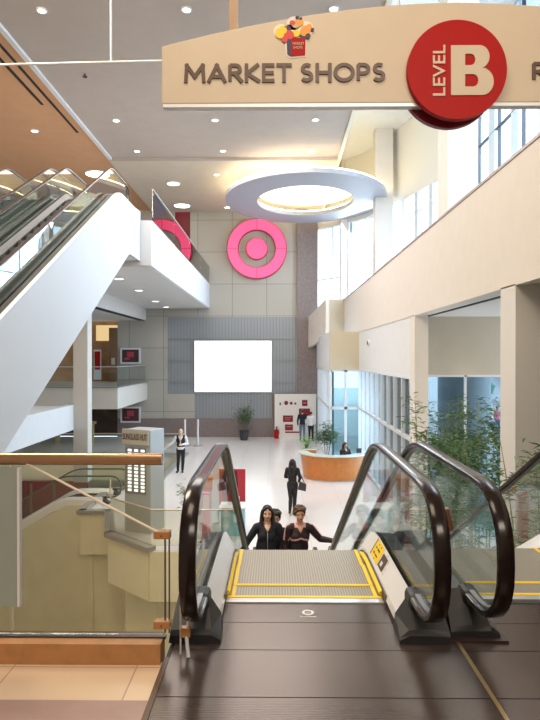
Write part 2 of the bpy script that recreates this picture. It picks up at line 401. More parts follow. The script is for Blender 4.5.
m = MB(); m.box(2.70, 2.85, 9.5, YF, CZ-0.05, CZ+2.4); m.box(2.85, 9.2, 9.4, 9.5, CZ, CZ+2.4); struct('trim_9', m, mat('cove_cream', (0.80, 0.74, 0.60), 0.7))
m = MB(); m.box(2.7, 9.6, 9.5, YF+0.5, 12.6, 12.8); struct('ceiling', m, M_WHITE)

# ---- upper left slab (balcony) with fascia
XB = -3.95
m = MB(); m.box(-16, XB, 18.4, YF, 4.46, ZU); struct('balcony', m, mat('cool_white_balcony', (0.60, 0.62, 0.65), 0.55))
m = MB(); m.box(-16, XB-0.05, 18.45, YF-0.01, 4.44, 4.46); struct('ceiling', m, M_SOFF)
m = MB(); m.box(-8.2, -7.75, 22.4, YF, 3.74, 4.44); struct('beam', m, M_SOFF)
m = MB(); m.box(-7.85, -7.78, 22.4, YF-0.2, 3.70, 3.74); m.box(-8.1, -8.0, 22.4, YF-0.2, 3.71, 3.74); struct('trim_10', m, M_BLACK)
m = MB(); m.box(-16, -8.2, 22.4, YF, 3.74, 3.84); struct('ceiling', m, M_SOFF)
# ---- our-level gallery at the far left
m = MB(); m.box(-16, -7.67, 28.0, YF, -0.97, 0.06); struct('gallery', m, mat('gallery_paint', (0.66, 0.62, 0.57), 0.6))
m = MB(); m.box(-16, -7.60, 27.93, YF, 0.06, 0.10); struct('trim_11', m, M_GREYC)
m = MB(); m.prism([(14.5, -1.2), (21.9, -1.2), (21.9, -0.25), (14.5, -0.25)], -7.95, -7.67, 'x'); m.box(-16, -7.95, 14.5, 21.9, -0.9, -0.3); struct('beam', m, M_WHITE)
m = MB(); m.box(-7.68, -7.14, 21.9, 22.42, ZL, 4.46); struct('column', m, mat('column_paint', (0.62, 0.585, 0.54), 0.6))

# ---- right side: parapet of the upper gallery
XP = 3.7
PT, PB = 4.70, 2.67
m = MB(); m.box(XP, XP+0.2, -3, 31.5, PB, PT-0.05); struct('parapet', m, M_CREAM)
m = MB(); m.box(XP-0.02, XP+0.24, -3, 31.5, PT-0.05, PT); struct('trim_12', m, mat('parapet_cap', (0.40, 0.33, 0.33), 0.4))
m = MB(); m.box(2.92, XP+0.2, 31.51, 31.7, PB, PT); struct('parapet', m, M_TANW)
m = MB()
m.add([(2.7,31.49,PB),(2.7,31.49,PT),(1.9,34.3,3.9),(1.9,34.3,2.1),(2.9,31.49,PB),(2.9,31.49,PT),(2.1,34.3,3.9),(2.1,34.3,2.1)],
      [(0,1,2,3),(7,6,5,4),(0,4,5,1),(1,5,6,2),(2,6,7,3),(3,7,4,0)])
struct('parapet', m, M_CREAM)
m = MB(); m.box(XP+0.2, 9, -3, YF, PB+0.02, PB+0.32); m.box(2.9, XP+0.2, 31.7, YF, PB+0.02, PB+0.32); struct('ceiling', m, M_SOFF)
m = MB(); m.box(XP+0.45, XP+0.53, 2, 16.2, PB+0.0, PB+0.02); struct('trim_13', m, M_BLACK)
# columns under the parapet
m = MB(); m.box(3.7, 5.6, 9.0, 9.6, ZL, PB+0.02); struct('column', m, mat('column_grey_cream', (0.70, 0.68, 0.65), 0.6))
m = MB(); m.box(3.7, 4.06, 15.5, 16.0, ZL, PB+0.02); struct('column', m, M_CREAM)
# bulkheads
m = MB(); m.box(4.06, 9, 16.25, 16.4, 1.06, PB+0.02); struct('wall_right', m, M_TANW)
m = MB(); m.box(3.72, 3.9, 16.0, 26.0, 1.02, PB+0.02); struct('wall_right', m, M_WHITE)
m = MB(); m.box(2.4, 3.9, 26.0, 26.15, 0.98, PB+0.02); struct('wall_right', m, mat('tan_yellow_paint', (0.54, 0.47, 0.35), 0.6))
m = MB(); m.box(2.4, 2.6, 26.15, YF, 0.98, PB+0.02); struct('wall_right', m, M_WHITE)
# upper columns
m = MB(); m.box(4.8, 5.65, 28.1, 28.8, PB+0.3, 12.7); struct('column', m, M_CREAM)
m = MB(); m.box(4.8, 5.65, 16.3, 17.3, PB+0.3, 12.7); struct('column', m, M_CREAM)
m = MB(); m.box(3.65, 4.3, 32.6, 33.2, PB+0.3, 12.7); struct('column', m, M_CREAM)

# ================================================================ WINDOWS
def window_run(name, p0, p1, z0, z1, n, transoms=(), depth=0.10, fw=0.05, gm=M_GLASSW, fm=M_FRAME, fins=0.0, finm=None, dark=False):
    """glazing from p0 to p1 (plan), n bays; frame and panes are separate parts of the window"""
    p0 = Vector(p0); p1 = Vector(p1); L = (p1-p0).length; rz = math.atan2(p1.y-p0.y, p1.x-p0.x); t = (p1-p0).normalized()
    root = empty(name, (p0.x, p0.y, z0)); tag(root, kind='structure')
    f = MB()
    for i in range(n+1):
        c = p0 + t*(L*i/n); f.rbox((c.x, c.y, (z0+z1)/2), (fw/2, depth/2, (z1-z0)/2), rz)
    mid = (p0+p1)/2
    for z in (z0+0.03, z1-0.03, *transoms): f.rbox((mid.x, mid.y, z), (L/2, depth/2, fw/2), rz)
    f.build('window_frame', fm, root)
    g = MB(); g.rbox((mid.x, mid.y, (z0+z1)/2), (L/2, 0.008, (z1-z0)/2), rz); g.build('window_pane', gm, root)
    if fins:
        ff = MB(); nrm = Vector((-t.y, t.x))
        for i in range(n):
            c = p0 + t*(L*(i+0.3)/n) + nrm*0.0
            ff.rbox((c.x, c.y, (z0+z1)/2), (fins/2, 0.05, (z1-z0)/2), rz)
        ff.build('window_fin', finm, root)
    return root
M_FIN = mat('pale_blue_fin', (0.62, 0.74, 0.84), 0.5)
up = [(7.5, 10.0), (7.5, 21.5), (7.2, 23.5), (6.85, 24.9), (5.9, 28.8), (4.9, 31.6), (2.45, 34.5)]
window_run('window_1', up[0], up[1], PB+0.3, 12.6, 6, (6.1, 9.3), fins=0.55, finm=M_FIN, fm=M_FRAMED)
window_run('window_2', up[1], up[2], PB+0.3, 12.6, 1, (6.1, 9.3), fm=M_FRAMED)
window_run('window_3', up[2], up[3], PB+0.3, 9.1, 1, (6.1,), fins=0.35, finm=M_FIN)
window_run('window_4', up[3], up[4], PB+0.3, 9.1, 3, (6.1,8.2), fins=0.3, finm=M_FIN)
window_run('window_5', up[4], up[5], PB+0.3, 9.6, 2, (6.1,), fm=M_FRAME)
window_run('window_6', up[5], up[6], PB+0.3, 9.9, 3, (6.1,), fm=M_FRAME)
m = MB()   # smooth bulkhead above the curved windows
cs = up[2:]
A = []; 
for i in range(len(cs)-1):
    a = Vector(cs[i]); b = Vector(cs[i+1])
    for k in range(4):
        A.append(a + (b-a)*k/4)
A.append(Vector(cs[-1]))
m.strip([(p.x-0.05, p.y, 9.1 + 0.0) for p in A], [(p.x-0.12, p.y-0.05, 12.6) for p in A])
m.strip([(p.x-0.05, p.y, 9.1) for p in A], [(p.x+0.3, p.y, 9.1) for p in A])
struct('wall_right', m, mat('curved_bulkhead_paint', (0.82, 0.79, 0.74), 0.6), smooth=True)
m = MB(); m.box(7.5, 9.2, 9.4, 10.0, PB, 12.8); struct('wall_right', m, M_WHITE)
# lower glazing
window_run('window_7', (3.80, 16.0), (3.80, 26.0), ZL, 1.02, 9, (-0.73,), depth=0.22, fw=0.09, gm=M_GLASSL)
window_run('window_8', (2.45, 26.07), (3.8, 26.07), ZL, 0.98, 2, (-0.73,), depth=0.1, fw=0.12, gm=M_GLASSB)
window_run('window_9', (2.5, 26.2), (2.5, 34.3), ZL, 0.98, 8, (-0.73,), depth=0.22, fw=0.09, gm=M_GLASSL)
window_run('window_10', (4.06, 16.3), (9.0, 16.3), ZL, 1.06, 4, (), depth=0.1, fw=0.06, gm=M_GLASSL)

# ---- outside: paving, building opposite, concrete column
m = MB(); m.box(2.7, 80, 16.5, 90, ZL-0.3, ZL-0.02); struct('street', m, M_CONC)
m = MB(); m.cyl((6.3, 19.5, ZL), 0.85, 5.7, 28); struct('column', m, mat('outside_column_blue_grey', (0.46, 0.50, 0.52), 0.7, noise=0.06, nscale=3), smooth=True)
m = MB(); m.box(4.3, 13.0, 20.5, 60, 2.75, 3.3); struct('canopy', m, M_CONC)


# ================================================================ ESCALATORS
SL = 0.577
def make_profile(flat, rise, ramp=0.6):
    Lc = (rise - SL*ramp)/SL
    s1, s2, s3, s4 = flat, flat+ramp, flat+ramp+Lc, flat+2*ramp+Lc
    def z(s):
        if s <= s1: return 0.0
        if s <= s2: return -SL*(s-s1)**2/(2*ramp)
        if s <= s3: return -SL*ramp/2 - SL*(s-s2)
        if s <= s4: return -SL*ramp/2 - SL*Lc - (SL*(s-s3) - SL*(s-s3)**2/(2*ramp))
        return -rise
    return z, s4+flat
def escalator(label, cat, group, xc, y0, z0, rise, d=1, hw=0.61, flat=0.64, upper_plate=None, tread=M_TREAD, truss_m=None, depth=0.9,
              deckm=None, rail_h=0.885, simple=False, axis='y', nose=None, yellow=True, rubber=None):
    """comb of the upper landing at y0, height z0; d=+1 goes down towards +axis"""
    zc, E = make_profile(flat, rise)
    deckm = deckm or M_STEELD
    if axis == 'y':
        W = lambda x, s, z: (xc+x, y0+d*s, z0+z)
    else:
        W = lambda x, s, z: (y0+d*s, xc+x, z0+z)
    root = empty('escalator', W(0, 0, 0)); tag(root, label, cat, group)
    NS = 0.59; ax_, az_ = 0.38, 0.345
    sc_ = lambda v: math.copysign(abs(v)**0.85, v)
    zm = rail_h - az_
    def ss(a, b, st):
        n = max(2, int(round((b-a)/st))); return [a+(b-a)*i/n for i in range(n+1)]
    for sgn in (-1, 1):
        x = sgn*hw
        # handrail path
        pts = [(-NS+0.21, rail_h-2*az_)]
        for i in range(0, 15):
            th = -pi/2 - pi*i/14
            pts.append((-NS + ax_*sc_(cos(th)), zm + az_*sc_(sin(th))))
        pts += [(s, rail_h+zc(s)) for s in ss(-NS, E+NS, 0.16)[1:]]
        for i in range(1, 15):
            th = pi/2 - pi*i/14
            pts.append((E+NS + ax_*cos(th), zm - rise + az_*sin(th)))
        pts.append((E+NS-0.21, rail_h-2*az_-rise))
        rings = []
        for i, p in enumerate(pts):
            a = Vector(pts[max(i-1, 0)]); b = Vector(pts[min(i+1, len(pts)-1)]); t = (b-a).normalized(); nr = Vector((-t.y, t.x))
            if i == 0: nr = Vector((0, -1))
            ring = []
            for k in range(12):
                th = 2*pi*k/12; cx = 0.043*math.copysign(abs(cos(th))**0.6, cos(th)); cn = 0.021*math.copysign(abs(sin(th))**0.7, sin(th))
                ring.append(W(x+cx, p[0]+nr.x*cn, p[1]+nr.y*cn))
            rings.append(ring)
        m = MB(); m.loft(rings); m.build('handrail', rubber or M_RUBBER, root, smooth=True)
        # steel guide under the rail
        g = MB(); rings = []
        for i, p in enumerate(pts):
            a = Vector(pts[max(i-1, 0)]); b = Vector(pts[min(i+1, len(pts)-1)]); t = (b-a).normalized(); nr = Vector((-t.y, t.x))
            if i == 0: nr = Vector((0, -1))
            q = (p[0]-nr.x*0.026*1, p[1]-nr.y*0.026*1)
            if nr.y*1 < -0.0 and False: pass
            # inner side of the loop
            c = Vector((q[0], q[1])); inner = c
            ring = [W(x+u, c.x+nr.x*v, c.y+nr.y*v) for u, v in ((-0.014,-0.004),(0.014,-0.004),(0.014,0.008),(-0.014,0.008))]
            rings.append(ring)
        # choose inner side by sign: path runs newel bottom -> top, normal points outwards on the top run
        g.loft(rings); g.build('rail_guide', M_GUIDE, root)
        # glass balustrade
        A = []; B = []
        for s in [-NS-ax_+0.03, -NS-0.33, -NS-0.25, -NS-0.15] + ss(-NS, E+NS, 0.2) + [E+NS+0.15, E+NS+0.25, E+NS+0.33, E+NS+ax_-0.03]:
            if s < -NS or s > E+NS:
                q = (-NS-s) if s < -NS else (s-E-NS); base = 0.0 if s < -NS else -rise
                hh = az_*sqrt(max(0, 1-(q/ax_)**2.3))*0.93
                A.append((s, zm+base+hh)); B.append((s, max(zm+base-hh, base+0.19) if q < 0.2 else zm+base-hh))
            else:
                A.append((s, rail_h-0.025+zc(s))); B.append((s, 0.15+zc(s)))
        m = MB()
        m.loft([[W(x-0.005, *a), W(x+0.005, *a), W(x+0.005, *b), W(x-0.005, *b)] for a, b in zip(A, B)])
        m.build('glass_panel', M_GLASS, root)
        # deck: inner sloping deck, outer deck
        S = ss(-0.40, E+0.40, 0.2)
        m = MB()
        prof = [(0.505, 0.03), (0.515, 0.075), (0.592, 0.205), (0.600, 0.17)]
        k_ = hw-0.61
        m.loft([[W(sgn*(u+k_), s, v+zc(s)) for u, v in prof] for s in S], close=True, cap=True)
        m.build('inner_deck', deckm, root)
        m = MB()
        prof = [(0.622, 0.17), (0.628, 0.205), (0.73, 0.195), (0.75, 0.14), (0.75, -0.1), (0.622, -0.1)]
        m.loft([[W(sgn*(u+k_), s, v+zc(s)) for u, v in prof] for s in S], close=True, cap=True)
        m.build('outer_deck', M_DARKB if not simple else deckm, root)
        # skirt panel
        m = MB()
        m.loft([[W(sgn*(u+k_), s, v+zc(s)) for u, v in ((0.502, -0.35), (0.502, 0.06), (0.515, 0.06), (0.515, -0.35))] for s in ss(-0.1, E+0.1, 0.2)], close=True)
        m.build('skirt_panel', M_DARKB, root)
        if yellow:
            m = MB()
            m.loft([[W(sgn*(u+k_), s, v+zc(s)) for u, v in ((0.484, 0.02), (0.484, 0.034), (0.505, 0.05), (0.505, 0.01))] for s in ss(0.02, E-0.02, 0.2)], close=True)
            m.build('skirt_brush', M_YEL, root)
        # newel base housings
        for (sa, sb, base) in ((-0.58, -0.40, 0.0), (E+0.40, E+0.58, -rise)):
            f_, b_ = (sa, sb) if base == 0 else (sb, sa)
            m = MB()
            r1 = [W(sgn*(u+k_), b_, v+base) for u, v in ((0.49, 0.0), (0.50, 0.085), (0.585, 0.212), (0.63, 0.215), (0.745, 0.20), (0.76, 0.0))]
            r0 = [W(sgn*(u+k_), f_, v+base) for u, v in ((0.485, 0.0), (0.49, 0.03), (0.54, 0.07), (0.64, 0.075), (0.762, 0.065), (0.77, 0.0))]
            r2 = [W(sgn*(u+k_), f_ + (0.012 if base else -0.012), v+base) for u, v in ((0.485, 0.0), (0.49, 0.02), (0.54, 0.045), (0.64, 0.045), (0.762, 0.04), (0.77, 0.0))]
            m.loft([r1, r0, r2], close=True); nb = m.build('newel_base', M_DARKB, root)
            m = MB(); c0 = W(x-0.048, b_+(0.06 if base == 0 else -0.06), base+0.10); c1 = W(x+0.048, b_-(0.10 if base == 0 else -0.10), base+0.225)
            m.box(c0[0], c1[0], c0[1], c1[1], c0[2], c1[2]); m.build('handrail_inlet', M_BLACK if False else mat('inlet_rubber', (0.012, 0.012, 0.013), 0.5), nb, bevel=0.03)
    # comb plates and landing covers
    for (s0, sg, base) in ((0.0, -1, 0.0), (E, 1, -rise)):
        m = MB(); k_ = hw-0.61
        m.loft([[W(-(0.50+k_), s0+sg*a, base+b) for a, b in ((0.0, -0.02), (0.0, 0.003), (0.075, 0.008), (0.075, -0.02))],
                [W(+(0.50+k_), s0+sg*a, base+b) for a, b in ((0.0, -0.02), (0.0, 0.003), (0.075, 0.008), (0.075, -0.02))]])
        m.build('comb_plate', M_STEEL, root)
        m = MB(); c0 = W(-(0.5+k_), s0, base+0.003); c1 = W(0.5+k_, s0-sg*0.028, base+0.007)
        m.box(c0[0], c1[0], c0[1], c1[1], c0[2], c1[2]); m.build('comb_marking', M_YEL if yellow else M_STEEL, root)
    # steps
    k = 0; s = -0.19
    while s < E+0.1:
        zz = zc(s+0.2)
        top = zz; m = MB()
        a = max(s, 0.0); b = min(s+0.392, E)
        if b-a > 0.05:
            c0 = W(-(0.497+k_), a, top-0.25); c1 = W(0.497+k_, b, top)
            m.box(c0[0], c1[0], c0[1], c1[1], c0[2], c1[2])
            so = m.build('step', tread, root)
            if yellow and not simple:
                m = MB()
                for u in (-1, 1):
                    c0 = W(u*(0.452+k_), a, top+0.001); c1 = W(u*(0.476+k_), b, top+0.004); m.box(c0[0], c1[0], c0[1], c1[1], c0[2], c1[2])
                c0 = W(-(0.45+k_), a if a > 0 else b-0.005, top+0.001); c1 = W(0.45+k_, a+0.022 if a > 0 else b, top+0.004); m.box(c0[0], c1[0], c0[1], c1[1], c0[2], c1[2])
                m.build('step_marking', M_YEL, so)
        s += 0.4; k += 1
    # truss
    m = MB(); k_ = hw-0.61
    S = ss(-0.3, E+0.3, 0.3)
    m.loft([[W(u, sv, v+zc(sv)) for u, v in ((-(0.74+k_), -0.30), (0.74+k_, -0.30), (0.74+k_, -depth), (-(0.74+k_), -depth))] for sv in S], close=True)
    m.build('truss', truss_m or M_WHITE, root)
    return root, zc, E, W
X1 = 0.185
esc1, z1, E1, W1 = escalator('central escalator with dark handrails that carries the two women in front of the camera', 'escalator', None,
                             X1, 3.74, 0.0, 3.2, flat=0.61)
esc2, z2, E2, W2 = escalator('neighbouring escalator on the right, cut by the picture edge, bamboo behind it', 'escalator', None,
                             1.12+0.58, 3.80, 0.0, 3.2, hw=0.58, flat=0.61)
M_RUBB = mat('upper_handrail_rubber', (0.03, 0.022, 0.024), 0.25, coat=0.4)
M_BZ = mat('bronze_deck', (0.07, 0.068, 0.064), 0.35, 0.4)
for xc, lab in ((-5.17, 'white-sided escalator rising to the upper balcony, nearest the white stringer'),
                (-6.83, 'further escalator with dark teal steps at the left edge, rising to the upper balcony')):
    escalator(lab, 'escalator', None, xc, 16.9, ZU, ZU, d=-1, tread=M_TREADD, deckm=M_BZ, simple=True, yellow=False, rubber=M_RUBB)
# white stringer cladding beside the upper escalator
zs, Es = make_profile(0.7, ZU)
m = MB(); A = []; B = []
XS = -4.30
pts_t = []; pts_b = []
n = 60
for i in range(n+1):
    s = -1.5 + (Es+1.9)*i/n
    zz = zs(s)
    top = ZU + zz + 0.30 + (-0.78 if s < -0.6 else 0)
    bt = ZU + zz - 1.25
    pts_t.append((16.9 - s, ZU+zs(s)+0.22)); pts_b.append((16.9-s, max(-0.6, 4.60 - SL*max(0, 17.0-(16.9-s)))))
top_line = [(18.4, 5.9), (18.4, 6.02), (17.6, 6.10)] + [(y, z) for y, z in pts_t if y < 17.2]
bot_line = [(y, z) for y, z in pts_b if y < 18.3]
poly_t = [(18.42, 6.18)] + [(y, z) for y, z in pts_t if y < 17.7]
bl = [(18.42, 4.60)] + [(y, z) for y, z in pts_b if y < 18.3]
# top and bottom outlines sampled at the same Y
def interp(line, y):
    L = sorted(line); 
    for (a, b) in zip(L[:-1], L[1:]):
        if a[0] <= y <= b[0]: return a[1] + (b[1]-a[1])*(y-a[0])/max(1e-6, b[0]-a[0])
    return L[0][1] if y < L[0][0] else L[-1][1]
Ys = [5.2 + (18.39-5.2)*i/70 for i in range(71)]
rings = [[(XS-0.08, y, interp(poly_t, y)), (XS, y, interp(poly_t, y)), (XS, y, min(interp(poly_t, y)-0.1, interp(bl, y))), (XS-0.08, y, min(interp(poly_t, y)-0.1, interp(bl, y)))] for y in Ys]
M_WHITEB = mat('cool_white_cladding', (0.56, 0.585, 0.62), 0.55)
m.loft(rings); struct('trim_14', m, M_WHITEB)
m = MB(); m.box(-7.7, XS-0.1, 17.3, 18.39, 4.62, ZU-0.01); struct('balcony', m, M_WHITE)
# upper landing metal
# ---- glass guard on the balcony edge
def guard(label, pts, z, h, group=None, rail_r=0.022, rail_m=None, gm=M_GLASS, panel=1.6, post=False, name='glass_guardrail', z1=None, thick=0.008, gap=0.0, shoe=True):
    z1 = z if z1 is None else z1
    root = empty(name, (*pts[0], z)); tag(root, label, 'guardrail', group)
    for a, b in zip(pts[:-1], pts[1:]):
        a = Vector(a); b = Vector(b); L = (b-a).length; t = (b-a)/L; n = max(1, round(L/panel)); rz = math.atan2(t.y, t.x)
        for i in range(n):
            c = a + t*L*(i+0.5)/n; m = MB()
            m.rbox((c.x, c.y, z+h/2+0.02), (L/n/2-0.008, thick, h/2-0.02), rz); m.build('glass_panel', gm, root)
            if post:
                q = a + t*L*i/n; m = MB(); m.rbox((q.x, q.y, z+h/2), (0.02, 0.02, h/2), rz); m.build('post', M_STEEL, root)
        if rail_r:
            m = MB(); m.tube([(a.x, a.y, z+h), (b.x, b.y, z+h)], rail_r, 10); m.build('handrail', rail_m or M_STEEL, root, smooth=True)
    return root
guard('clear glass guard along the edge of the white upper balcony', [(XB+0.01, 18.5), (XB+0.01, YF-0.1)], ZU, 1.0, rail_r=0.03, rail_m=M_GREYC, panel=4.0, gm=glass('balcony_glass', (0.90, 0.95, 0.94), 1.3, base=0.05))
guard('glass guard on the gallery below the balcony, beside the white column', [(-16, 28.05), (-7.72, 28.05), (-7.72, YF-0.3)], 0.10, 0.98, rail_r=0.02, rail_m=M_STEEL)
guard('glass guard with brass rail around the opening in the lower floor', [(-0.95, 14.15), (-3.06, 14.15), (-4.40, 15.35), (-5.05, 17.6)], ZL+0.10, 0.92, rail_r=0.022, rail_m=M_PBR, gm=M_GLASSG)
guard('long glass guard with brass rail at the far side of the lower opening', [(-4.55, 21.5), (-4.45, 28.15), (-16, 28.15)], ZL+0.10, 0.92, rail_r=0.03, rail_m=M_PBR)

# ---- near guard: thick brass-coloured rail over glass
root = empty('glass_guardrail', (-0.62, 3.0, 0.105)); tag(root, 'near glass guard with a thick shiny brass-coloured rail, left foreground', 'guardrail')
m = MB(); m.tube([(-6.5, 3.0, 1.03), (-0.59, 3.0, 1.03)], 0.031, 20); m.build('handrail', M_BRASS, root, smooth=True)
for (a, b) in ((-3.4, -1.39), (-1.37, -0.575)):
    m = MB(); m.box(a, b, 2.994, 3.006, 0.12, 1.01); m.build('glass_panel', M_GLASSG, root)
m = MB(); m.box(-6.5, -0.57, 2.985, 3.015, 0.10, 0.112); m.build('base_channel', M_DARKB, root)
m = MB(); m.tube([(-1.37, 2.985, 1.05), (-0.59, 2.985, 0.645)], 0.0065, 8); m.build('stay_rod', mat('pale_rod', (0.75, 0.66, 0.52), 0.4), root, smooth=True)
for z in (0.64, 0.175):
    m = MB(); m.box(-0.632, -0.545, 2.975, 3.02, z-0.02, z+0.02); c = m.build('bracket', M_WOOD, root, bevel=0.004)
    m = MB(); m.cyl((-0.59, 2.968, z), 0.004, 0.01, 10, axis='y'); m.build('bolt', M_LETTER, c)
m = MB(); m.box(-0.578, -0.572, 2.99, 3.01, 0.13, 0.66); m.box(-0.556, -0.551, 2.99, 3.01, 0.13, 0.66); m.build('edge_strip', M_LETTER, root)
m = MB(); m.box(-2.3, -1.325, 2.955, 2.975, 0.28, 0.99); 
pb = m.build('signboard', mat('pale_grey_board', (0.27, 0.32, 0.28), 0.6, noise=0.03, nscale=4)); tag(pb, 'plain pale grey board fixed to the near glass guard at the left edge', 'board')
m = MB(); m.box(-1.325, -1.312, 2.95, 2.98, 0.28, 0.99); m.build('edge_trim', M_FRAME, pb)
# small filler fittings between newel and guard
root = empty('barrier_fitting', (-0.50, 3.02, 0)); tag(root, 'small white metal fitting and wood block between the near guard and the left newel', 'fitting')
m = MB(); m.tube([(-0.435, 3.10, 0.42), (-0.45, 3.06, 0.22), (-0.47, 3.03, 0.10), (-0.455, 3.0, 0.0)], 0.010, 8); m.build('hook', M_FRAME, root, smooth=True)
m = MB(); m.box(-0.50, -0.45, 3.02, 3.06, 0.09, 0.14); m.build('block', M_WOOD, root, bevel=0.004)
m = MB(); m.box(-0.505, -0.497, 3.03, 3.04, 0.0, 0.55); m.build('strip', M_FRAME, root)
# block and clear panel between the two escalators
root = empty('glass_barrier', (0.955, 3.35, 0)); tag(root, 'narrow clear filler panel with a brown block between the two escalator handrails', 'barrier')
m = MB(); m.box(0.90, 1.0, 3.36, 3.37, 0.10, 0.78); m.build('glass_panel', M_GLASS, root)
m = MB(); m.rbox((0.945, 3.22, 0.66), (0.024, 0.02, 0.062), 0, M=Matrix.Rotation(radians(-12), 3, 'Y')); m.build('block', mat('reddish_brown_block', (0.16, 0.065, 0.04), 0.35), root, bevel=0.004)
m = MB(); m.box(0.91, 0.99, 3.33, 3.39, 0.0, 0.10); m.build('foot', M_DARKB, root)
m = MB(); m.box(0.70, 1.27, 3.165, 3.40, 0.0, 0.012)
tag(m.build('kick_plate', mat('brown_plate', (0.05, 0.03, 0.027), 0.3, 0.4)), 'low brown plate on the floor under the two middle newels', 'plate')

# floor badge
root = empty('floor_badge', (0.195, 3.53, 0)); tag(root, 'small white oval badge set in the landing plate before the comb', 'badge')
m = MB(); m.cyl((0.195, 3.53, 0.0), 0.036, 0.003, 28); m.build('disc', M_WHITE, root)
m = MB(); m.ring((0.195, 3.53, 0.003), 0.021, 0.018, 0.011, 0.006, 0.001, 20); m.box(0.187, 0.203, 3.515, 3.523, 0.003, 0.004); m.build('symbol', M_LETTER, root)
m = MB()
for i in range(9): m.box(0.145+i*0.011, 0.153+i*0.011, 3.475, 3.481, 0.0, 0.0012)
m.build('small_print', M_WHITE, root)

# warning sticker on the inner deck of the first escalator (a flat sticker at the deck's own slope)
def deck_point(u, s, lift=0.0015):
    """u: 0 at the skirt edge .. 1 at the glass edge of the inner deck"""
    x = 0.515 + (0.592-0.515)*u; z = 0.075 + (0.205-0.075)*u
    nx, nz = -0.13/0.151, 0.077/0.151
    return (X1 + x + nx*lift, 3.74 + s, z + nz*lift + z1(s))
def deck_quad(mb, u0, u1, s0, s1, lift, mi=0):
    mb.add([deck_point(u0, s0, lift), deck_point(u1, s0, lift), deck_point(u1, s1, lift), deck_point(u0, s1, lift)], [(0, 1, 2, 3)], mi)
root = empty('warning_sticker', deck_point(0.5, -0.1)); tag(root, 'yellow and dark safety sticker on the steel deck beside the right handrail', 'sticker')
m = MB(); deck_quad(m, 0.10, 0.94, 0.36, 0.62, 0.002); m.build('yellow_field', M_YEL, root)
m = MB()
for (u0, u1, s0, s1) in ((0.1, 0.94, 0.60, 0.62), (0.30, 0.38, 0.42, 0.50), (0.29, 0.39, 0.52, 0.56), (0.56, 0.66, 0.42, 0.50), (0.57, 0.65, 0.52, 0.56), (0.14, 0.2, 0.46, 0.48), (0.78, 0.86, 0.43, 0.45), (0.78, 0.86, 0.5, 0.52)):
    deck_quad(m, u0, u1, s0, s1, 0.003)
m.build('pictogram', M_LETTER, root)
m = MB(); deck_quad(m, 0.18, 0.80, 0.19, 0.34, 0.002); m.build('dark_picture', M_LETTER, root)
m = MB(); deck_quad(m, 0.3, 0.5, 0.25, 0.30, 0.003); deck_quad(m, 0.15, 0.28, 0.14, 0.165, 0.002); deck_quad(m, 0.38, 0.55, 0.14, 0.165, 0.002); deck_quad(m, 0.65, 0.85, 0.15, 0.18, 0.002); deck_quad(m, 0.85, 0.95, 0.22, 0.26, 0.002)
m.build('small_print', M_WHITE, root)

# ---- cross escalator going down to the left in the lower opening
escalator('green-glassed escalator seen through the near guard, going down to the left', 'escalator', None, 19.4, -6.0, ZL, 4.4, d=-1, tread=M_TREADD,
          simple=True, yellow=False, axis='x', truss_m=M_CREAMY, depth=1.2, rubber=mat('green_rubber', (0.05, 0.07, 0.045), 0.4))

# ================================================================ HANGING SIGN
YS = 5.0
root = empty('hanging_sign', (1.53, YS, 3.73)); tag(root, 'cream arched overhead sign reading MARKET SHOPS with a red LEVEL B disc', 'sign')
xl, xr = -0.985, 4.05; xm = (xl+xr)/2
zb = 3.742
def ztop(x):
    q = (x-xm)/(xr-xm); return 4.235 + (4.60-4.235)*(1-abs(q)**1.8)
poly = [(xl, zb), (xr, zb)] + [(xr-(xr-xl)*i/32, ztop(xr-(xr-xl)*i/32)) for i in range(33)]
m = MB(); m.prism(poly, YS, YS+0.08, 'y'); m.build('sign_body', M_SIGN, root, bevel=0.008)
m = MB(); m.box(xl+0.01, xr-0.01, YS+0.004, YS+0.076, zb-0.028, zb); m.build('bottom_trim', M_FRAME, root)
c = 0.018
def arc(cx, cy, rx, ry, a0, a1, n=14): return [(cx+rx*cos(radians(a0+(a1-a0)*i/n)), cy+ry*sin(radians(a0+(a1-a0)*i/n))) for i in range(n+1)]
GL = {'M': (1.0, [[(0,0),(0.06,1),(0.5,0.28),(0.94,1),(1.0,0)]]), 'A': (0.86, [[(0,0),(0.43,1),(0.86,0)],[(0.16,0.27),(0.70,0.27)]]),
      'R': (0.62, [[(0,0),(0,1),(0.3,1)]+arc(0.30,0.74,0.26,0.26,90,-90)+[(0,0.48)],[(0.26,0.48),(0.62,0)]]), 'K': (0.66, [[(0,0),(0,1)],[(0.60,1),(0.03,0.47),(0.66,0)]]),
      'E': (0.50, [[(0.5,0),(0,0),(0,1),(0.5,1)],[(0,0.5),(0.46,0.5)]]), 'T': (0.66, [[(0,1),(0.66,1)],[(0.33,1),(0.33,0)]]),
      'S': (0.56, [arc(0.29,0.755,0.245,0.245,50,270)+arc(0.27,0.255,0.265,0.255,90,-145)]), 'H': (0.70, [[(0,0),(0,1)],[(0.70,0),(0.70,1)],[(0,0.5),(0.70,0.5)]]),
      'O': (0.98, [arc(0.49,0.5,0.49,0.5,0,360,32)]), 'P': (0.56, [[(0,0),(0,1),(0.28,1)]+arc(0.28,0.72,0.28,0.28,90,-90)+[(0,0.44)]])}
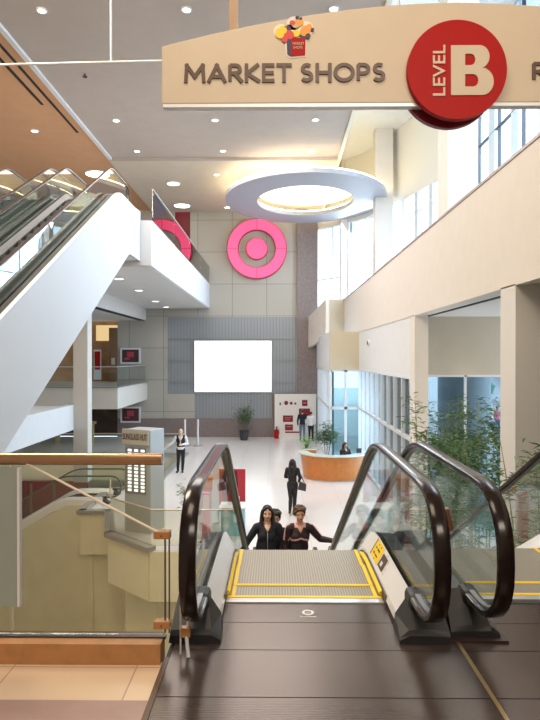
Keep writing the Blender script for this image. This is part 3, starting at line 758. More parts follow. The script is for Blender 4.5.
def stroke_text(txt, x0, zb_, h_, width, t, y, m_, parent):
    gap = 0.30; adv = []; X_ = 0
    for ch in txt:
        if ch == ' ': X_ += 0.36; adv.append(None); continue
        adv.append(X_); X_ += GL[ch][0]+gap
    sc = width/(X_-gap); k_ = 0
    for ch, a in zip(txt, adv):
        if a is None: continue
        mb = MB(); q = 0
        for line in GL[ch][1]:
            P_ = [Vector((x0+(a+u)*sc, zb_+t/2+v*(h_-t))) for u, v in line]
            for i in range(len(P_)-1):
                d = (P_[i+1]-P_[i]); nn = Vector((-d.y, d.x)).normalized()*t/2; dd = d.normalized()*t*0.5*(1 if len(P_) < 8 else 0.15)
                q += 1; f = y - 0.012 - 0.00015*q
                mb.prism([tuple(P_[i]-dd+nn), tuple(P_[i]-dd-nn), tuple(P_[i+1]+dd-nn), tuple(P_[i+1]+dd+nn)], y, f, 'y')
        mb.build('letter', m_, parent)
stroke_text('MARKET SHOPS', -0.775, 3.918, 0.162, 1.70, 0.030, YS-0.001, M_LETTER, root)
stroke_text('R', 2.205, 3.918, 0.162, 0.105, 0.030, YS-0.001, M_LETTER, root)
CX, CZs = 1.535, 3.995
m = MB(); m.cyl((CX, YS-0.06, CZs), 0.42, 0.06, 72, axis='y'); d1 = m.build('disc', M_RED, root, smooth=True)
def letter_b(w_, h_, M, m_, parent):
    cu = bpy.data.curves.new('b', 'CURVE'); cu.dimensions = '2D'; cu.fill_mode = 'BOTH'; cu.extrude = 0.004
    def half(x0, y0, y1, r, xe, n=12):
        rr = (y1-y0)/2; r = min(r, rr); P_ = [(x0, y0), (xe-r, y0)]
        P_ += [(xe-r+r*cos(-pi/2+pi/2*i/n), y0+r+r*sin(-pi/2+pi/2*i/n)) for i in range(1, n+1)]
        P_ += [(xe-r+r*cos(pi/2*i/n), y1-r+r*sin(pi/2*i/n)) for i in range(0, n+1)]
        return P_ + [(x0, y1)]
    lo = half(0, 0, 0.54, 0.27, 1.0)[:-1]; hi = half(0, 0.54, 1.0, 0.23, 0.90)[1:]
    lo = [q for q in lo if not (q[0] < 0.78 and q[1] > 0.5)]; hi = [q for q in hi if not (q[0] < 0.72 and q[1] < 0.6 and q[1] > 0.5)]
    outer = lo + [(0.84, 0.535)] + hi
    holes = [half(0.33, 0.17, 0.42, 0.125, 0.64), half(0.33, 0.60, 0.83, 0.115, 0.57)]
    for pl in [outer] + [list(reversed(q)) for q in holes]:
        sp = cu.splines.new('POLY'); sp.points.add(len(pl)-1); sp.use_cyclic_u = True
        for k_, (u, v) in enumerate(pl): sp.points[k_].co = ((u-0.5)*w_, (v-0.5)*h_, 0, 1)
    o = bpy.data.objects.new('b', cu); COL.objects.link(o)
    me = bpy.data.meshes.new_from_object(o, depsgraph=bpy.context.evaluated_depsgraph_get()); bpy.data.objects.remove(o)
    for v in me.vertices: v.co = M @ v.co
    me.materials.clear(); me.materials.append(m_); me.name = 'letter'
    o = bpy.data.objects.new('letter', me); COL.objects.link(o); o.parent = parent; o.matrix_parent_inverse = parent_matrix(parent).inverted()
letter_b(0.36, 0.42, facing((CX+0.125, YS-0.064, CZs-0.01)), M_SIGN, d1)
text('lettering', 'LEVEL', 0.3, facing((CX-0.155, YS-0.064, CZs-0.01)) @ Matrix.Rotation(pi/2, 4, 'Z'), M_SIGN, d1, offset=0.003, extrude=0.004, width=0.43, height=0.105)
m = MB(); m.cyl((CX-0.03, YS+0.08, CZs-0.02), 0.42, 0.05, 72, axis='y'); m.build('disc', M_REDD, root, smooth=True)
m = MB(); m.box(-0.41, -0.335, YS+0.08, YS+0.14, 4.3, CZ); m.build('hanger_post', mat('bronze_post', (0.30, 0.20, 0.12), 0.4, 0.3), root)
m = MB(); m.box(3.4, 3.475, YS+0.08, YS+0.14, 4.3, CZ); m.build('hanger_post', mat('bronze_post', (0.35, 0.23, 0.13), 0.4, 0.4), root)
# emblem: red bag with fruit and flowers
em = empty('emblem', (0.16, YS-0.012, 4.27)); em.parent = root; em.matrix_parent_inverse = parent_matrix(root).inverted()
def disc(mb, cx, cz, rx, rz, y, n=14, rot=0, h=0.005, mi=0):
    pts = []
    for k in range(n):
        a = 2*pi*k/n; u, v = rx*cos(a), rz*sin(a); pts.append((cx+u*cos(rot)-v*sin(rot), cz+u*sin(rot)+v*cos(rot)))
    mb.prism(pts, y, y-h, 'y', mi)
bx, bz = 0.172, 4.225
m = MB(); m.prism([(bx-0.085, bz-0.075), (bx-0.05, bz-0.10), (bx+0.085, bz-0.09), (bx+0.09, bz+0.08), (bx-0.10, bz+0.08)], YS-0.001, YS-0.004, 'y')
for (a, b, r) in ((-0.13,0.13,0.065), (-0.02,0.2,0.06), (0.08,0.15,0.07), (-0.06,0.12,0.07)): disc(m, bx+a, bz+b, r, r, YS-0.001, h=0.003)
m.build('backing', mat('off_white', (0.75, 0.70, 0.62), 0.5), root)
m = MB(); m.prism([(bx-0.045, bz-0.085), (bx+0.078, bz-0.075), (bx+0.082, bz+0.07), (bx-0.04, bz+0.075)], YS-0.004, YS-0.012, 'y'); m.build('bag_front', M_RED, root)
m = MB(); m.prism([(bx-0.075, bz-0.065), (bx-0.045, bz-0.085), (bx-0.04, bz+0.075), (bx-0.08, bz+0.06)], YS-0.004, YS-0.011, 'y'); m.build('bag_side', mat('dark_navy', (0.02, 0.015, 0.06), 0.5), root)
text('lettering', 'MARKET', 0.05, facing((bx+0.02, YS-0.0135, bz+0.022)), M_SIGN, root, extrude=0.001, width=0.10, height=0.022)
text('lettering', 'SHOPS', 0.05, facing((bx+0.015, YS-0.0135, bz-0.012)), M_SIGN, root, extrude=0.001, width=0.08, height=0.022)
FC = {'y': (0.9, 0.6, 0.02), 'r': (0.65, 0.04, 0.04), 'o': (0.85, 0.32, 0.04), 'k': (0.03, 0.015, 0.04), 'g': (0.45, 0.45, 0.25)}
for (a, b, r, cc) in ((-0.14,0.11,0.045,'y'),(-0.11,0.14,0.035,'y'),(-0.06,0.10,0.045,'r'),(-0.10,0.06,0.03,'r'),(-0.065,0.155,0.022,'k'),(0.0,0.11,0.035,'y'),(0.0,0.19,0.04,'g'),
                      (0.03,0.20,0.035,'o'),(-0.03,0.20,0.025,'r'),(0.01,0.245,0.016,'k'),(0.04,0.235,0.014,'k'),(0.08,0.13,0.05,'o'),(0.11,0.16,0.03,'o'),(0.14,0.14,0.016,'k'),(0.06,0.09,0.03,'k'),(0.10,0.085,0.025,'k')):
    m = MB(); disc(m, bx+a, bz+b, r*1.0, r*0.85, YS-0.005, rot=a*9, h=0.006+0.001*(abs(a)*20)); m.build('blossom' if cc != 'k' else 'dark_leaf', mat('fruit_'+cc, FC[cc], 0.5), root)

# ================================================================ CEILING RING
root = empty('ceiling_ring', (1.55, 29.0, 9.3)); tag(root, 'large pale oval ring hung below the ceiling, with warm lamps above', 'ceiling ring')
m = MB(); m.ring((1.45, 28.9, 9.28), 3.95, 4.6, 2.38, 2.75, 0.20, 96); m.build('soffit_ring', mat('ring_paint', (0.38, 0.37, 0.40), 0.6), root, smooth=True)
m = MB(); m.ring((1.45, 28.9, 9.50), 3.88, 4.53, 3.76, 4.41, 0.06, 96); m.build('cove_lamp', M_COVE, root)
m = MB(); m.ring((1.45, 28.9, 9.50), 2.60, 2.97, 2.48, 2.85, 0.06, 96); m.build('cove_lamp', M_COVE, root)
m = MB(); m.ring((1.45, 28.9, 9.80), 2.45, 2.8, 0.01, 0.01, 0.08, 64); m.build('diffuser', mat('warm_diffuser', (0.9, 0.85, 0.65), 0.6, emit=(1.0, 0.90, 0.62), estr=0.8), root)

# ================================================================ DOWNLIGHTS
def downlight(x, y, z, r, label, group, power=0):
    root = empty('downlight', (x, y, z)); tag(root, label, 'downlight', group)
    m = MB(); m.ring((x, y, z-0.03), r+0.04, r+0.04, r, r, 0.03, 28); m.build('trim_ring', M_WHITE, root)
    m = MB(); m.cyl((x, y, z-0.018), r, 0.015, 28); m.build('lens', M_LAMP, root)
    if power:
        d = bpy.data.lights.new('lamp', 'SPOT'); d.energy = power; d.color = (1.0, 0.86, 0.66); d.spot_size = radians(100); d.spot_blend = 0.6; d.shadow_soft_size = 0.1
        o = bpy.data.objects.new('lamp', d); COL.objects.link(o); o.location = (x, y, z-0.06); o.parent = root; o.matrix_parent_inverse = parent_matrix(root).inverted()
rows = {14.6: 'nearest row to the overhead sign', 21.4: 'middle row of the main ceiling', 24.6: 'row before the ceiling step'}
for x, cn in ((-5.9, 'left file'), (-2.25, 'middle file'), (1.45, 'right file')):
    for y, rn in rows.items():
        downlight(x, y, CZ, 0.11 if y > 20 else 0.10, f'small round downlight in the grey ceiling, {rn}, {cn}', 'downlights in the main ceiling', 90 if y > 20 else 0)
for x, y, r, lab in ((-2.8, 27.4, 0.13, 'small downlight beyond the ceiling step, left of the oval ring'), (-5.1, 28.8, 0.30, 'large round downlight beyond the step, nearer of two above the balcony'),
                     (-5.35, 33.0, 0.45, 'large round downlight beyond the step, close to the far wall'), (-2.8, 33.4, 0.16, 'small downlight close to the far wall, at the ring edge')):
    downlight(x, y, CZ-0.12, r, lab, 'downlights beyond the ceiling step')
downlight(-9.3, 22.3, CZ-0.02, 0.12, 'small downlight in the orange-tan ceiling at far left', 'downlights in the tan ceiling')
downlight(-8.5, 27.6, CZ-0.02, 0.55, 'big round downlight in the tan ceiling above the escalator tops', 'downlights in the tan ceiling')
for i, (x, y) in enumerate(((-5.75, 21.2), (-5.9, 24.9), (-6.2, 29.8), (-6.3, 33.2))):
    downlight(x, y, 4.44, 0.17, ['nearest', 'second', 'third', 'furthest'][i] + ' downlight in the underside of the white balcony', 'downlights under the balcony', 60)
root = empty('sprinkler', (-5.9, 17.9, CZ)); tag(root, 'tiny dark sprinkler head in the grey ceiling', 'sprinkler')
m = MB(); m.cyl((-5.9, 17.9, CZ-0.08), 0.02, 0.08, 10); m.build('pipe', M_DARKB, root); m = MB(); m.cyl((-5.9, 17.9, CZ-0.1), 0.07, 0.02, 14); m.build('plate', M_DARKB, root)
# suspended thin white rods behind the sign
root = empty('suspension_rods', (-2.5, 9, 6.1)); tag(root, 'thin white crossing rods hung from the ceiling left of the sign', 'hanging rods')
m = MB(); m.tube([(-7.2, 9, 6.05), (2.0, 9, 6.22)], 0.018, 8); m.build('cross_rod', M_WHITE, root)
m = MB(); m.tube([(-2.56, 9, 6.14), (-2.56, 9, CZ)], 0.016, 8); m.build('drop_rod', M_WHITE, root); m = MB(); m.tube([(1.9, 9, 6.22), (1.9, 9, CZ)], 0.016, 8); m.tube([(-7.1, 9, 6.05), (-7.1, 9, CZ)], 0.016, 8); m.build('drop_rod', M_WHITE, root)

# ================================================================ FAR WALL THINGS
root = empty('wall_sign', (-1.13, YF-0.3, 7.95)); tag(root, 'lit pink round bullseye sign high on the panelled far wall', 'sign')
m = MB(); m.ring((-1.13, YF-0.32, 7.95), 1.72, 1.72, 1.14, 1.14, 0.22, 80, axis='y'); m.build('ring', M_PINK, root, smooth=True)
m = MB(); m.cyl((-1.13, YF-0.32, 7.95), 0.60, 0.22, 48, axis='y'); m.build('disc', M_PINK, root, smooth=True)
m = MB()
for a in range(4):
    th = pi/2*a; m.rbox((-1.13+1.43*cos(th), YF-0.325, 7.95+1.43*sin(th)), (0.29, 0.006, 0.012), M=Matrix.Rotation(-th, 3, 'Y'))
m.build('seam', mat('sign_seam', (0.55, 0.02, 0.08), 0.5), root)
m = MB(); m.ring((-1.13, YF-0.26, 7.95), 1.77, 1.77, 1.70, 1.70, 0.24, 80, axis='y'); m.ring((-1.13, YF-0.26, 7.95), 1.15, 1.15, 1.10, 1.10, 0.24, 64, axis='y'); m.ring((-1.13, YF-0.26, 7.95), 0.64, 0.64, 0.59, 0.59, 0.24, 48, axis='y'); m.build('sign_return', mat('sign_return_red', (0.50, 0.02, 0.06), 0.4), root, smooth=True)

root = empty('projection_screen', (-2.56, YF-0.15, -0.5)); tag(root, 'big glowing blank white screen on the grey ribbed wall', 'screen')
m = MB(); m.box(-4.82, -0.28, YF-0.16, YF-0.14, -0.5, 2.50); m.build('screen_surface', M_SCREEN, root)
m = MB(); m.box(-4.86, -0.24, YF-0.14, YF-0.051, -0.54, 2.54); m.build('casing', M_FRAME, root)

root = empty('service_wall', (1.1, YF-0.3, ZL)); tag(root, 'white wall panel with dark red round and square graphics, below the pilaster', 'wall panel')
m = MB(); m.box(-0.08, 2.36, YF-0.40, YF-0.27, ZL, -0.62); m.build('panel', mat('panel_white', (0.78, 0.74, 0.69), 0.6), root)
yy = YF-0.402
def wx(px): return (px-276)*34.1/580
def wz(py): return 1.56-(py-357)*34.1/580
g = MB(); disc(g, wx(286.2), wz(403), 0.12, 0.13, yy); g.build('round_symbol', M_REDD, root)
g = MB(); disc(g, wx(291.2), wz(403.3), 0.09, 0.09, yy); g.build('round_symbol', M_REDD, root)
g = MB(); disc(g, wx(295.3), wz(403.6), 0.07, 0.07, yy); g.build('round_symbol', M_REDD, root)
g = MB(); g.box(wx(279.5), wx(281), yy, yy-0.006, wz(405.3), wz(402.6)); g.build('small_symbol', M_REDD, root)
for (a, b, c_, d_) in ((302,307.5,400,406), (283,293,415.5,422), (285,293,424.5,430.5), (285,300,431.5,433), (299,310,408.5,417)):
    g = MB(); g.box(wx(a), wx(b), yy, yy-0.006, wz(d_), wz(c_)); g.build('square_sign', M_REDD, root)
g = MB()
for (a, b, c_, d_) in ((284.5,291.5,417.5,418), (285,290,419.3,419.8), (286.5,291,426.4,426.9), (303.2,306.3,402.5,403.4)): g.box(wx(a), wx(b), yy-0.006, yy-0.010, wz(d_), wz(c_))
g.build('print', mat('pink_print', (0.55, 0.25, 0.28), 0.5), root)

root = empty('fire_extinguisher', (0.03, 33.85, ZL)); tag(root, 'red fire extinguisher standing at the foot of the far wall', 'fire extinguisher')
m = MB(); m.cyl((0.03, 33.85, ZL), 0.13, 0.46, 18); m.cyl((0.03, 33.85, ZL+0.46), 0.13, 0.1, 18, r2=0.05); m.build('cylinder', M_RED, root, smooth=True)
m = MB(); m.tube([(0.03, 33.85, ZL+0.56), (0.03, 33.85, ZL+0.66)], 0.03, 8); m.box(-0.03, 0.12, 33.83, 33.87, ZL+0.64, ZL+0.68); m.build('valve', M_DARKB, root)
m = MB(); m.tube([(0.1, 33.85, ZL+0.62), (0.18, 33.83, ZL+0.5), (0.17, 33.83, ZL+0.25)], 0.015, 6); m.build('hose', M_DARKB, root)

root = empty('wall_camera', (3.70, 23.2, 2.12)); tag(root, 'small round camera on the white wall under the upper gallery', 'camera')
m = MB(); m.cyl((3.66, 23.2, 2.12), 0.13, 0.06, 20, axis='x'); m.build('housing', M_FRAME, root, smooth=True)
m = MB(); m.cyl((3.64, 23.2, 2.12), 0.075, 0.03, 16, axis='x'); m.build('lens', M_DARKB, root)
for x, z, lab, g in ((-8.85, -2.35+0.9, 'lower', None), (-8.85, 1.3, 'upper', None)):
    zz = 1.15 if lab == 'upper' else -2.35
    root = empty('framed_poster', (-8.7, YF-0.1, zz)); tag(root, 'dark framed poster with a red picture on the far left wall, ' + ('at gallery height' if lab == 'upper' else 'below the gallery'), 'poster', 'framed posters on the far left wall')
    m = MB(); m.box(-9.25, -8.05, YF-0.12, YF-0.001, zz, zz+0.95); m.build('frame', M_FRAME, root)
    m = MB(); m.box(-9.15, -8.15, YF-0.125, YF-0.115, zz+0.1, zz+0.85); m.build('picture', mat('poster_dark', (0.06, 0.02, 0.03), 0.4), root)
    m = MB(); m.box(-8.85, -8.45, YF-0.13, YF-0.122, zz+0.4, zz+0.72); m.box(-9.0, -8.7, YF-0.13, YF-0.122, zz+0.25, zz+0.36); m.build('print', mat('poster_red', (0.45, 0.05, 0.08), 0.4), root)

# shop front with warm light behind the gallery, dark shop below
root = empty('shop', (-10.3, YF, 0.1)); tag(root, 'warm lit wooden shop front at the back of the gallery', 'shop front')
m = MB(); m.box(-16, -9.45, YF+0.9, YF+1.0, 0.0, 3.74); m.build('back_wall', mat('shop_wood', (0.42, 0.23, 0.10), 0.5, noise=0.2, nscale=1.5), root)
m = MB(); m.box(-11.0, -9.5, YF+0.86, YF+0.9, 2.55, 3.5); m.build('light_band', emis('warm_band', (1.0, 0.72, 0.35), 0.9), root)
m = MB(); m.box(-9.95, -9.45, YF-0.05, YF+0.9, 0.0, 3.3); m.build('pier', mat('pier_brown', (0.22, 0.12, 0.06), 0.5), root)
m = MB(); m.box(-10.95, -10.5, YF+0.2, YF+0.25, 0.2, 2.0); f_ = m.build('notice', M_WHITE, root)
m = MB(); m.box(-10.88, -10.55, YF+0.18, YF+0.2, 0.8, 1.9); m.build('notice_print', M_RED, f_)
m = MB(); m.box(-9.8, -9.6, YF-0.08, YF-0.05, 1.1, 1.5); m.build('small_plate', M_SIGN, root)
m = MB(); m.box(-16, -9.3, YF+1.2, YF+1.3, ZL, 4.4); struct('wall_far', m, M_TANW)
m = MB(); m.box(-9.44, -9.30, YF+0.31, YF+1.19, -2.2, 3.74); struct('wall_far', m, M_TANW)
root = empty('shop_interior', (-12, YF, ZL)); tag(root, 'dim brown shop interior behind the lower rail, under the gallery', 'shop')
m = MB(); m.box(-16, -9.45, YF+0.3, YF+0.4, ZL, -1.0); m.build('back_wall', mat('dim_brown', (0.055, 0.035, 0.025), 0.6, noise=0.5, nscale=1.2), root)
for x in (-15.2, -14.2, -13.2, -12.1, -11.0, -10.2):
    m = MB(); m.box(x-0.11, x+0.11, 31.9, 32.1, ZL, ZL+1.05); m.box(x-0.2, x+0.2, 31.8, 32.2, ZL+1.05, ZL+1.18); m.build('display_post', mat('ochre', (0.45, 0.36, 0.16), 0.5), root)
m = MB(); m.box(-10.9, -10.0, YF-0.3, YF-0.2, -1.35, -1.1); m.build('lamp_strip', emis('shop_lamp', (1.0, 0.75, 0.35), 0.8), root)
# dark red shop on the lowest level
root = empty('shop', (-13, 28.4, ZLL)); tag(root, 'dark red shop front at the lowest level, seen over the green escalator', 'shop front')
m = MB(); m.box(-16, -9, 27.6, 27.7, -6.4, -4.4); m.build('fascia', M_REDD, root)
for x in (-12.7, -12.2, -11.7, -10.6):
    m = MB(); m.box(x-0.05, x+0.05, 27.5, 27.6, -6.4, -4.5); m.build('mullion', mat('dim_ochre', (0.2, 0.12, 0.08), 0.5), root)

# ================================================================ LOWER HALL THINGS
# sunglasses display tower
root = empty('display_tower', (-3.66, 15.95, ZL), radians(-22)); tag(root, 'tall grey display tower with rows of small lit items behind the near rail', 'display tower')
Mr = parent_matrix(root)
def L(p): return tuple(Mr @ Vector(p))
def lbox(mb, x0, x1, y0, y1, z0, z1, mi=0):
    n = len(mb.v)
    mb.add([L(p) for p in [(x0,y0,z0),(x1,y0,z0),(x1,y1,z0),(x0,y1,z0),(x0,y0,z1),(x1,y0,z1),(x1,y1,z1),(x0,y1,z1)]],
           [(0,3,2,1),(4,5,6,7),(0,1,5,4),(1,2,6,5),(2,3,7,6),(3,0,4,7)], mi)
M_KI = mat('tower_grey', (0.40, 0.44, 0.47), 0.45); M_KD = mat('tower_dark', (0.20, 0.21, 0.21), 0.5)
m = MB(); lbox(m, -0.40, 0.44, -0.30, 0.36, 0, 2.78); m.build('body', M_KI, root, bevel=0.01)
m = MB(); lbox(m, -0.44, 0.40, -0.36, -0.30, 2.38, 2.80); m.build('header', mat('tower_header', (0.46, 0.44, 0.38), 0.5), root)
m = MB(); lbox(m, -0.36, 0.30, -0.33, -0.30, 1.05, 2.30); pn = m.build('display_panel', M_KD, root)
text('lettering', 'SUNGLASS HUT', 0.2, Mr @ facing((-0.02, -0.368, 2.60)), M_LETTER, root, offset=0.003, extrude=0.003, width=0.78, height=0.17)
M_ITEM = emis('lit_item', (1.0, 1.0, 0.98), 1.6)
for c_ in range(3):
    for r_ in range(12):
        m = MB(); x = -0.26 + c_*0.21; z = 1.12 + r_*0.098
        lbox(m, x, x+0.11, -0.35, -0.33, z, z+0.06); m.build('lit_item', M_ITEM, pn)

# information desk
root = empty('information_desk', (2.35, 23.2, ZL)); tag(root, 'curved orange wood reception desk with a pale counter top', 'desk')
def ell(cx, cy, rx, ry, a0, a1, n): return [(cx+rx*cos(a0+(a1-a0)*i/n), cy+ry*sin(a0+(a1-a0)*i/n)) for i in range(n+1)]
cx, cy = 2.30, 23.2
rings = []
for (x, y), (x2, y2) in zip(ell(cx, cy, 1.32, 1.25, -pi*1.02, 0.02*pi, 40), ell(cx, cy, 1.22, 1.15, -pi*1.02, 0.02*pi, 40)):
    bx_, by_ = cx+(x-cx)*0.92, cy+(y-cy)*0.95
    bx2, by2 = cx+(x2-cx)*0.92, cy+(y2-cy)*0.95
    rings.append([(bx_, by_, ZL+0.04), (x, y, ZL+0.96), (x2, y2, ZL+0.96), (bx2, by2, ZL+0.04)])
m = MB(); m.loft(rings); m.build('desk_front', M_ORANGE, root, smooth=True)
m = MB(); A = ell(cx, cy, 1.42, 1.36, -pi*1.03, 0.03*pi, 40); B = ell(cx, cy, 1.02, 0.96, -pi*1.03, 0.03*pi, 40)
m.loft([[(a[0], a[1], ZL+0.96), (a[0], a[1], ZL+1.0), (b[0], b[1], ZL+1.0), (b[0], b[1], ZL+0.96)] for a, b in zip(A, B)]); m.build('counter_top', mat('pale_counter', (0.62, 0.68, 0.64), 0.25), root)
root = empty('cabinet', (1.5, 24.6, ZL)); tag(root, 'low orange wood cabinet behind the left end of the curved desk', 'cabinet')
m = MB(); m.box(1.15, 1.72, 24.7, 25.2, ZL, ZL+0.80); m.build('body', M_ORANGE, root); m = MB(); m.box(1.1, 1.75, 24.65, 25.25, ZL+0.80, ZL+0.84); m.build('top', mat('pale_counter', (0.62, 0.68, 0.64), 0.25), root)
m = MB(); m.rbox((3.25, 22.75, ZL+1.09), (0.10, 0.02, 0.09), 0.2); tag(m.build('monitor', M_DARKB), 'small dark monitor on the orange desk, right of the receptionist', 'monitor')

# stanchions
for x, lab in ((-4.87, 'left'), (-4.18, 'right')):
    root = empty('stanchion', (x, 31.0, ZL)); tag(root, f'slim white post with round foot before the far wall, {lab} one of the pair', 'post', 'white posts before the far wall')
    m = MB(); m.tube([(x, 31, ZL+0.03), (x, 31, ZL+1.42)], 0.05, 12); m.build('post', M_WHITE, root, smooth=True)
    m = MB(); m.cyl((x, 31, ZL), 0.28, 0.04, 24); m.build('foot', mat('grey_foot', (0.35, 0.33, 0.32), 0.4), root)

# red advertising board with dark figures, behind a pale blue counter
root = empty('advertising_board', (-1.15, 16.3, ZL)); tag(root, 'dark red poster board with two dark figures, seen through the left escalator glass', 'poster board')
m = MB(); m.box(-1.60, -0.86, 16.28, 16.34, -2.62, -1.60); m.build('board', mat('board_red', (0.40, 0.03, 0.05), 0.5), root)
g = MB()
for dx in (-0.06, 0.18):
    g.prism([(-1.50+dx, -1.66), (-1.28+dx, -1.64), (-1.24+dx, -2.05), (-1.30+dx, -2.3), (-1.34+dx, -2.56), (-1.41+dx, -2.58), (-1.44+dx, -2.3), (-1.52+dx, -2.0)], 16.275, 16.279, 'y')
g.build('printed_figure', mat('figure_dark', (0.07, 0.015, 0.025), 0.5), root)
g = MB(); g.box(-1.22, -1.02, 16.272, 16.275, -2.6, -2.35); g.build('printed_light_patch', M_WHITE, root)
m = MB(); m.tube([(-1.4, 16.35, ZL), (-1.4, 16.35, -1.65)], 0.02, 8); m.tube([(-0.95, 16.35, ZL), (-0.95, 16.35, -1.65)], 0.02, 8); m.build('stand', M_STEEL, root)
root = empty('counter', (-1.1, 15.6, ZL)); tag(root, 'pale blue counter below the red poster board', 'counter')
m = MB(); m.box(-1.46, -0.84, 15.4, 15.95, ZL, ZL+0.72); m.build('body', mat('pale_blue_panel', (0.30, 0.58, 0.68), 0.4, noise=0.15, nscale=3), root)
m = MB(); m.box(-1.51, -0.80, 15.35, 16.0, ZL+0.72, ZL+0.76); m.build('top', M_WHITE, root)
m = MB(); m.box(-1.80, -1.62, 16.5, 16.68, ZL, -1.35); tag(m.build('pillar_sign', mat('pale_blue_white', (0.60, 0.70, 0.75), 0.5)), 'slim pale blue-white pillar left of the red poster board', 'pillar')
root = empty('cabinet', (-1.95, 16.9, ZL)); tag(root, 'small grey cabinet with an orange wood top left of the pale pillar', 'cabinet')
m = MB(); m.box(-2.25, -1.85, 16.6, 17.1, ZL, ZL+0.95); m.build('body', mat('cabinet_grey', (0.42, 0.42, 0.42), 0.5), root)
m = MB(); m.box(-2.28, -1.82, 16.55, 17.15, ZL+0.95, ZL+1.3); m.build('top_box', M_ORANGE, root)
root = empty('display_stand', (-2.15, 15.0, ZL)); tag(root, 'pink and red leaflet stand close to the left newel of the escalator', 'display stand')
m = MB(); m.box(-1.90, -1.70, 14.9, 15.05, ZL, ZL+1.25); m.build('panel', mat('pink_panel', (0.62, 0.20, 0.28), 0.5), root)
m = MB(); m.box(-1.88, -1.72, 14.88, 14.9, ZL+0.85, ZL+1.2); m.build('leaflet', mat('leaflet_pale', (0.7, 0.6, 0.62), 0.5), root)
m = MB(); m.box(-1.95, -1.65, 14.8, 15.15, ZL, ZL+0.03); m.build('foot', M_DARKB, root)

# ================================================================ PLANTS
def leaves(mb, pts, size, spread, per, aspect=0.28, droop=0.4):
    for p in pts:
        for _ in range(per):
            c = Vector(p) + Vector([random.gauss(0, spread) for _ in range(3)])
            a = random.uniform(0, 2*pi); d = Vector((cos(a), sin(a), random.uniform(-droop, 0.35))).normalized()
            u = d.cross(Vector((0, 0, 1))).normalized(); n_ = u.cross(d)
            l = size*random.uniform(0.6, 1.3); wd = l*aspect
            b0 = c; b1 = c+d*l*0.5+u*wd/2+n_*0.1*l; b2 = c+d*l; b3 = c+d*l*0.5-u*wd/2+n_*0.1*l
            mb.add([b0, b1, b2, b3], [(0, 1, 2), (0, 2, 3)])
def tree_plant(name, label, x, y, z, h, crown_r, cz, pot_r, pot_h, leaf_m, leaf_size=0.16, per=10, nb=60, stems=3, aspect=0.3, squash=0.8, pot_m=None, cat='plant'):
    root = empty(name, (x, y, z)); tag(root, label, cat)
    m = MB(); m.cyl((x, y, z), pot_r*0.75, pot_h, 20, r2=pot_r); m.ring((x, y, z+pot_h), pot_r+0.02, pot_r+0.02, pot_r-0.03, pot_r-0.03, 0.04, 20); m.build('pot', pot_m or M_POT, root, smooth=True)
    m = MB(); m.cyl((x, y, z+pot_h-0.03), pot_r-0.03, 0.03, 16); m.build('soil', M_SOIL, root)
    m = MB(); tips = []
    for k in range(stems):
        a = 2*pi*k/stems + 0.4; q = Vector((x+cos(a)*pot_r*0.3, y+sin(a)*pot_r*0.3, z+pot_h))
        e = Vector((x+cos(a)*crown_r*0.35, y+sin(a)*crown_r*0.35, z+cz*h))
        m.tube([q, (q+e)/2+Vector((0.03, 0, 0)), e], 0.02, 6, rs=[0.024, 0.02, 0.014]); tips.append(e)
    pts = []
    for _ in range(nb):
        v = Vector([random.gauss(0, 1) for _ in range(3)]).normalized()*random.uniform(0.35, 1)
        p = Vector((x+v.x*crown_r, y+v.y*crown_r, z+h*cz + (v.z*squash)*(h*(1-cz)))); pts.append(p)
        if random.random() < 0.5: m.tube([random.choice(tips), p], 0.006, 4)
    m.build('stem', M_STEM, root)
    m = MB(); leaves(m, pts, leaf_size, leaf_size*0.6, per, aspect); m.build('foliage', leaf_m, root)
    return root
tree_plant('potted_tree', 'potted green tree in a dark pot before the ribbed far wall', -1.83, 33.2, ZL, 2.05, 0.55, 0.68, 0.27, 0.5, M_LEAF, 0.2, 9, 60)
tree_plant('potted_tree', 'leafy green tree standing behind the orange desk', 2.20, 25.2, ZL, 2.05, 0.55, 0.66, 0.2, 0.35, M_LEAF, 0.17, 12, 70)
tree_plant('potted_plant', 'small pale green plant on the low orange cabinet', 1.32, 24.95, ZL+0.845, 0.5, 0.22, 0.55, 0.08, 0.12, M_LEAFP, 0.14, 7, 30)
tree_plant('potted_plant', 'small plant poking up beside the left newel, near the lower rail', -2.3, 14.75, ZL, 1.55, 0.16, 0.72, 0.12, 0.3, M_LEAF, 0.12, 6, 20)
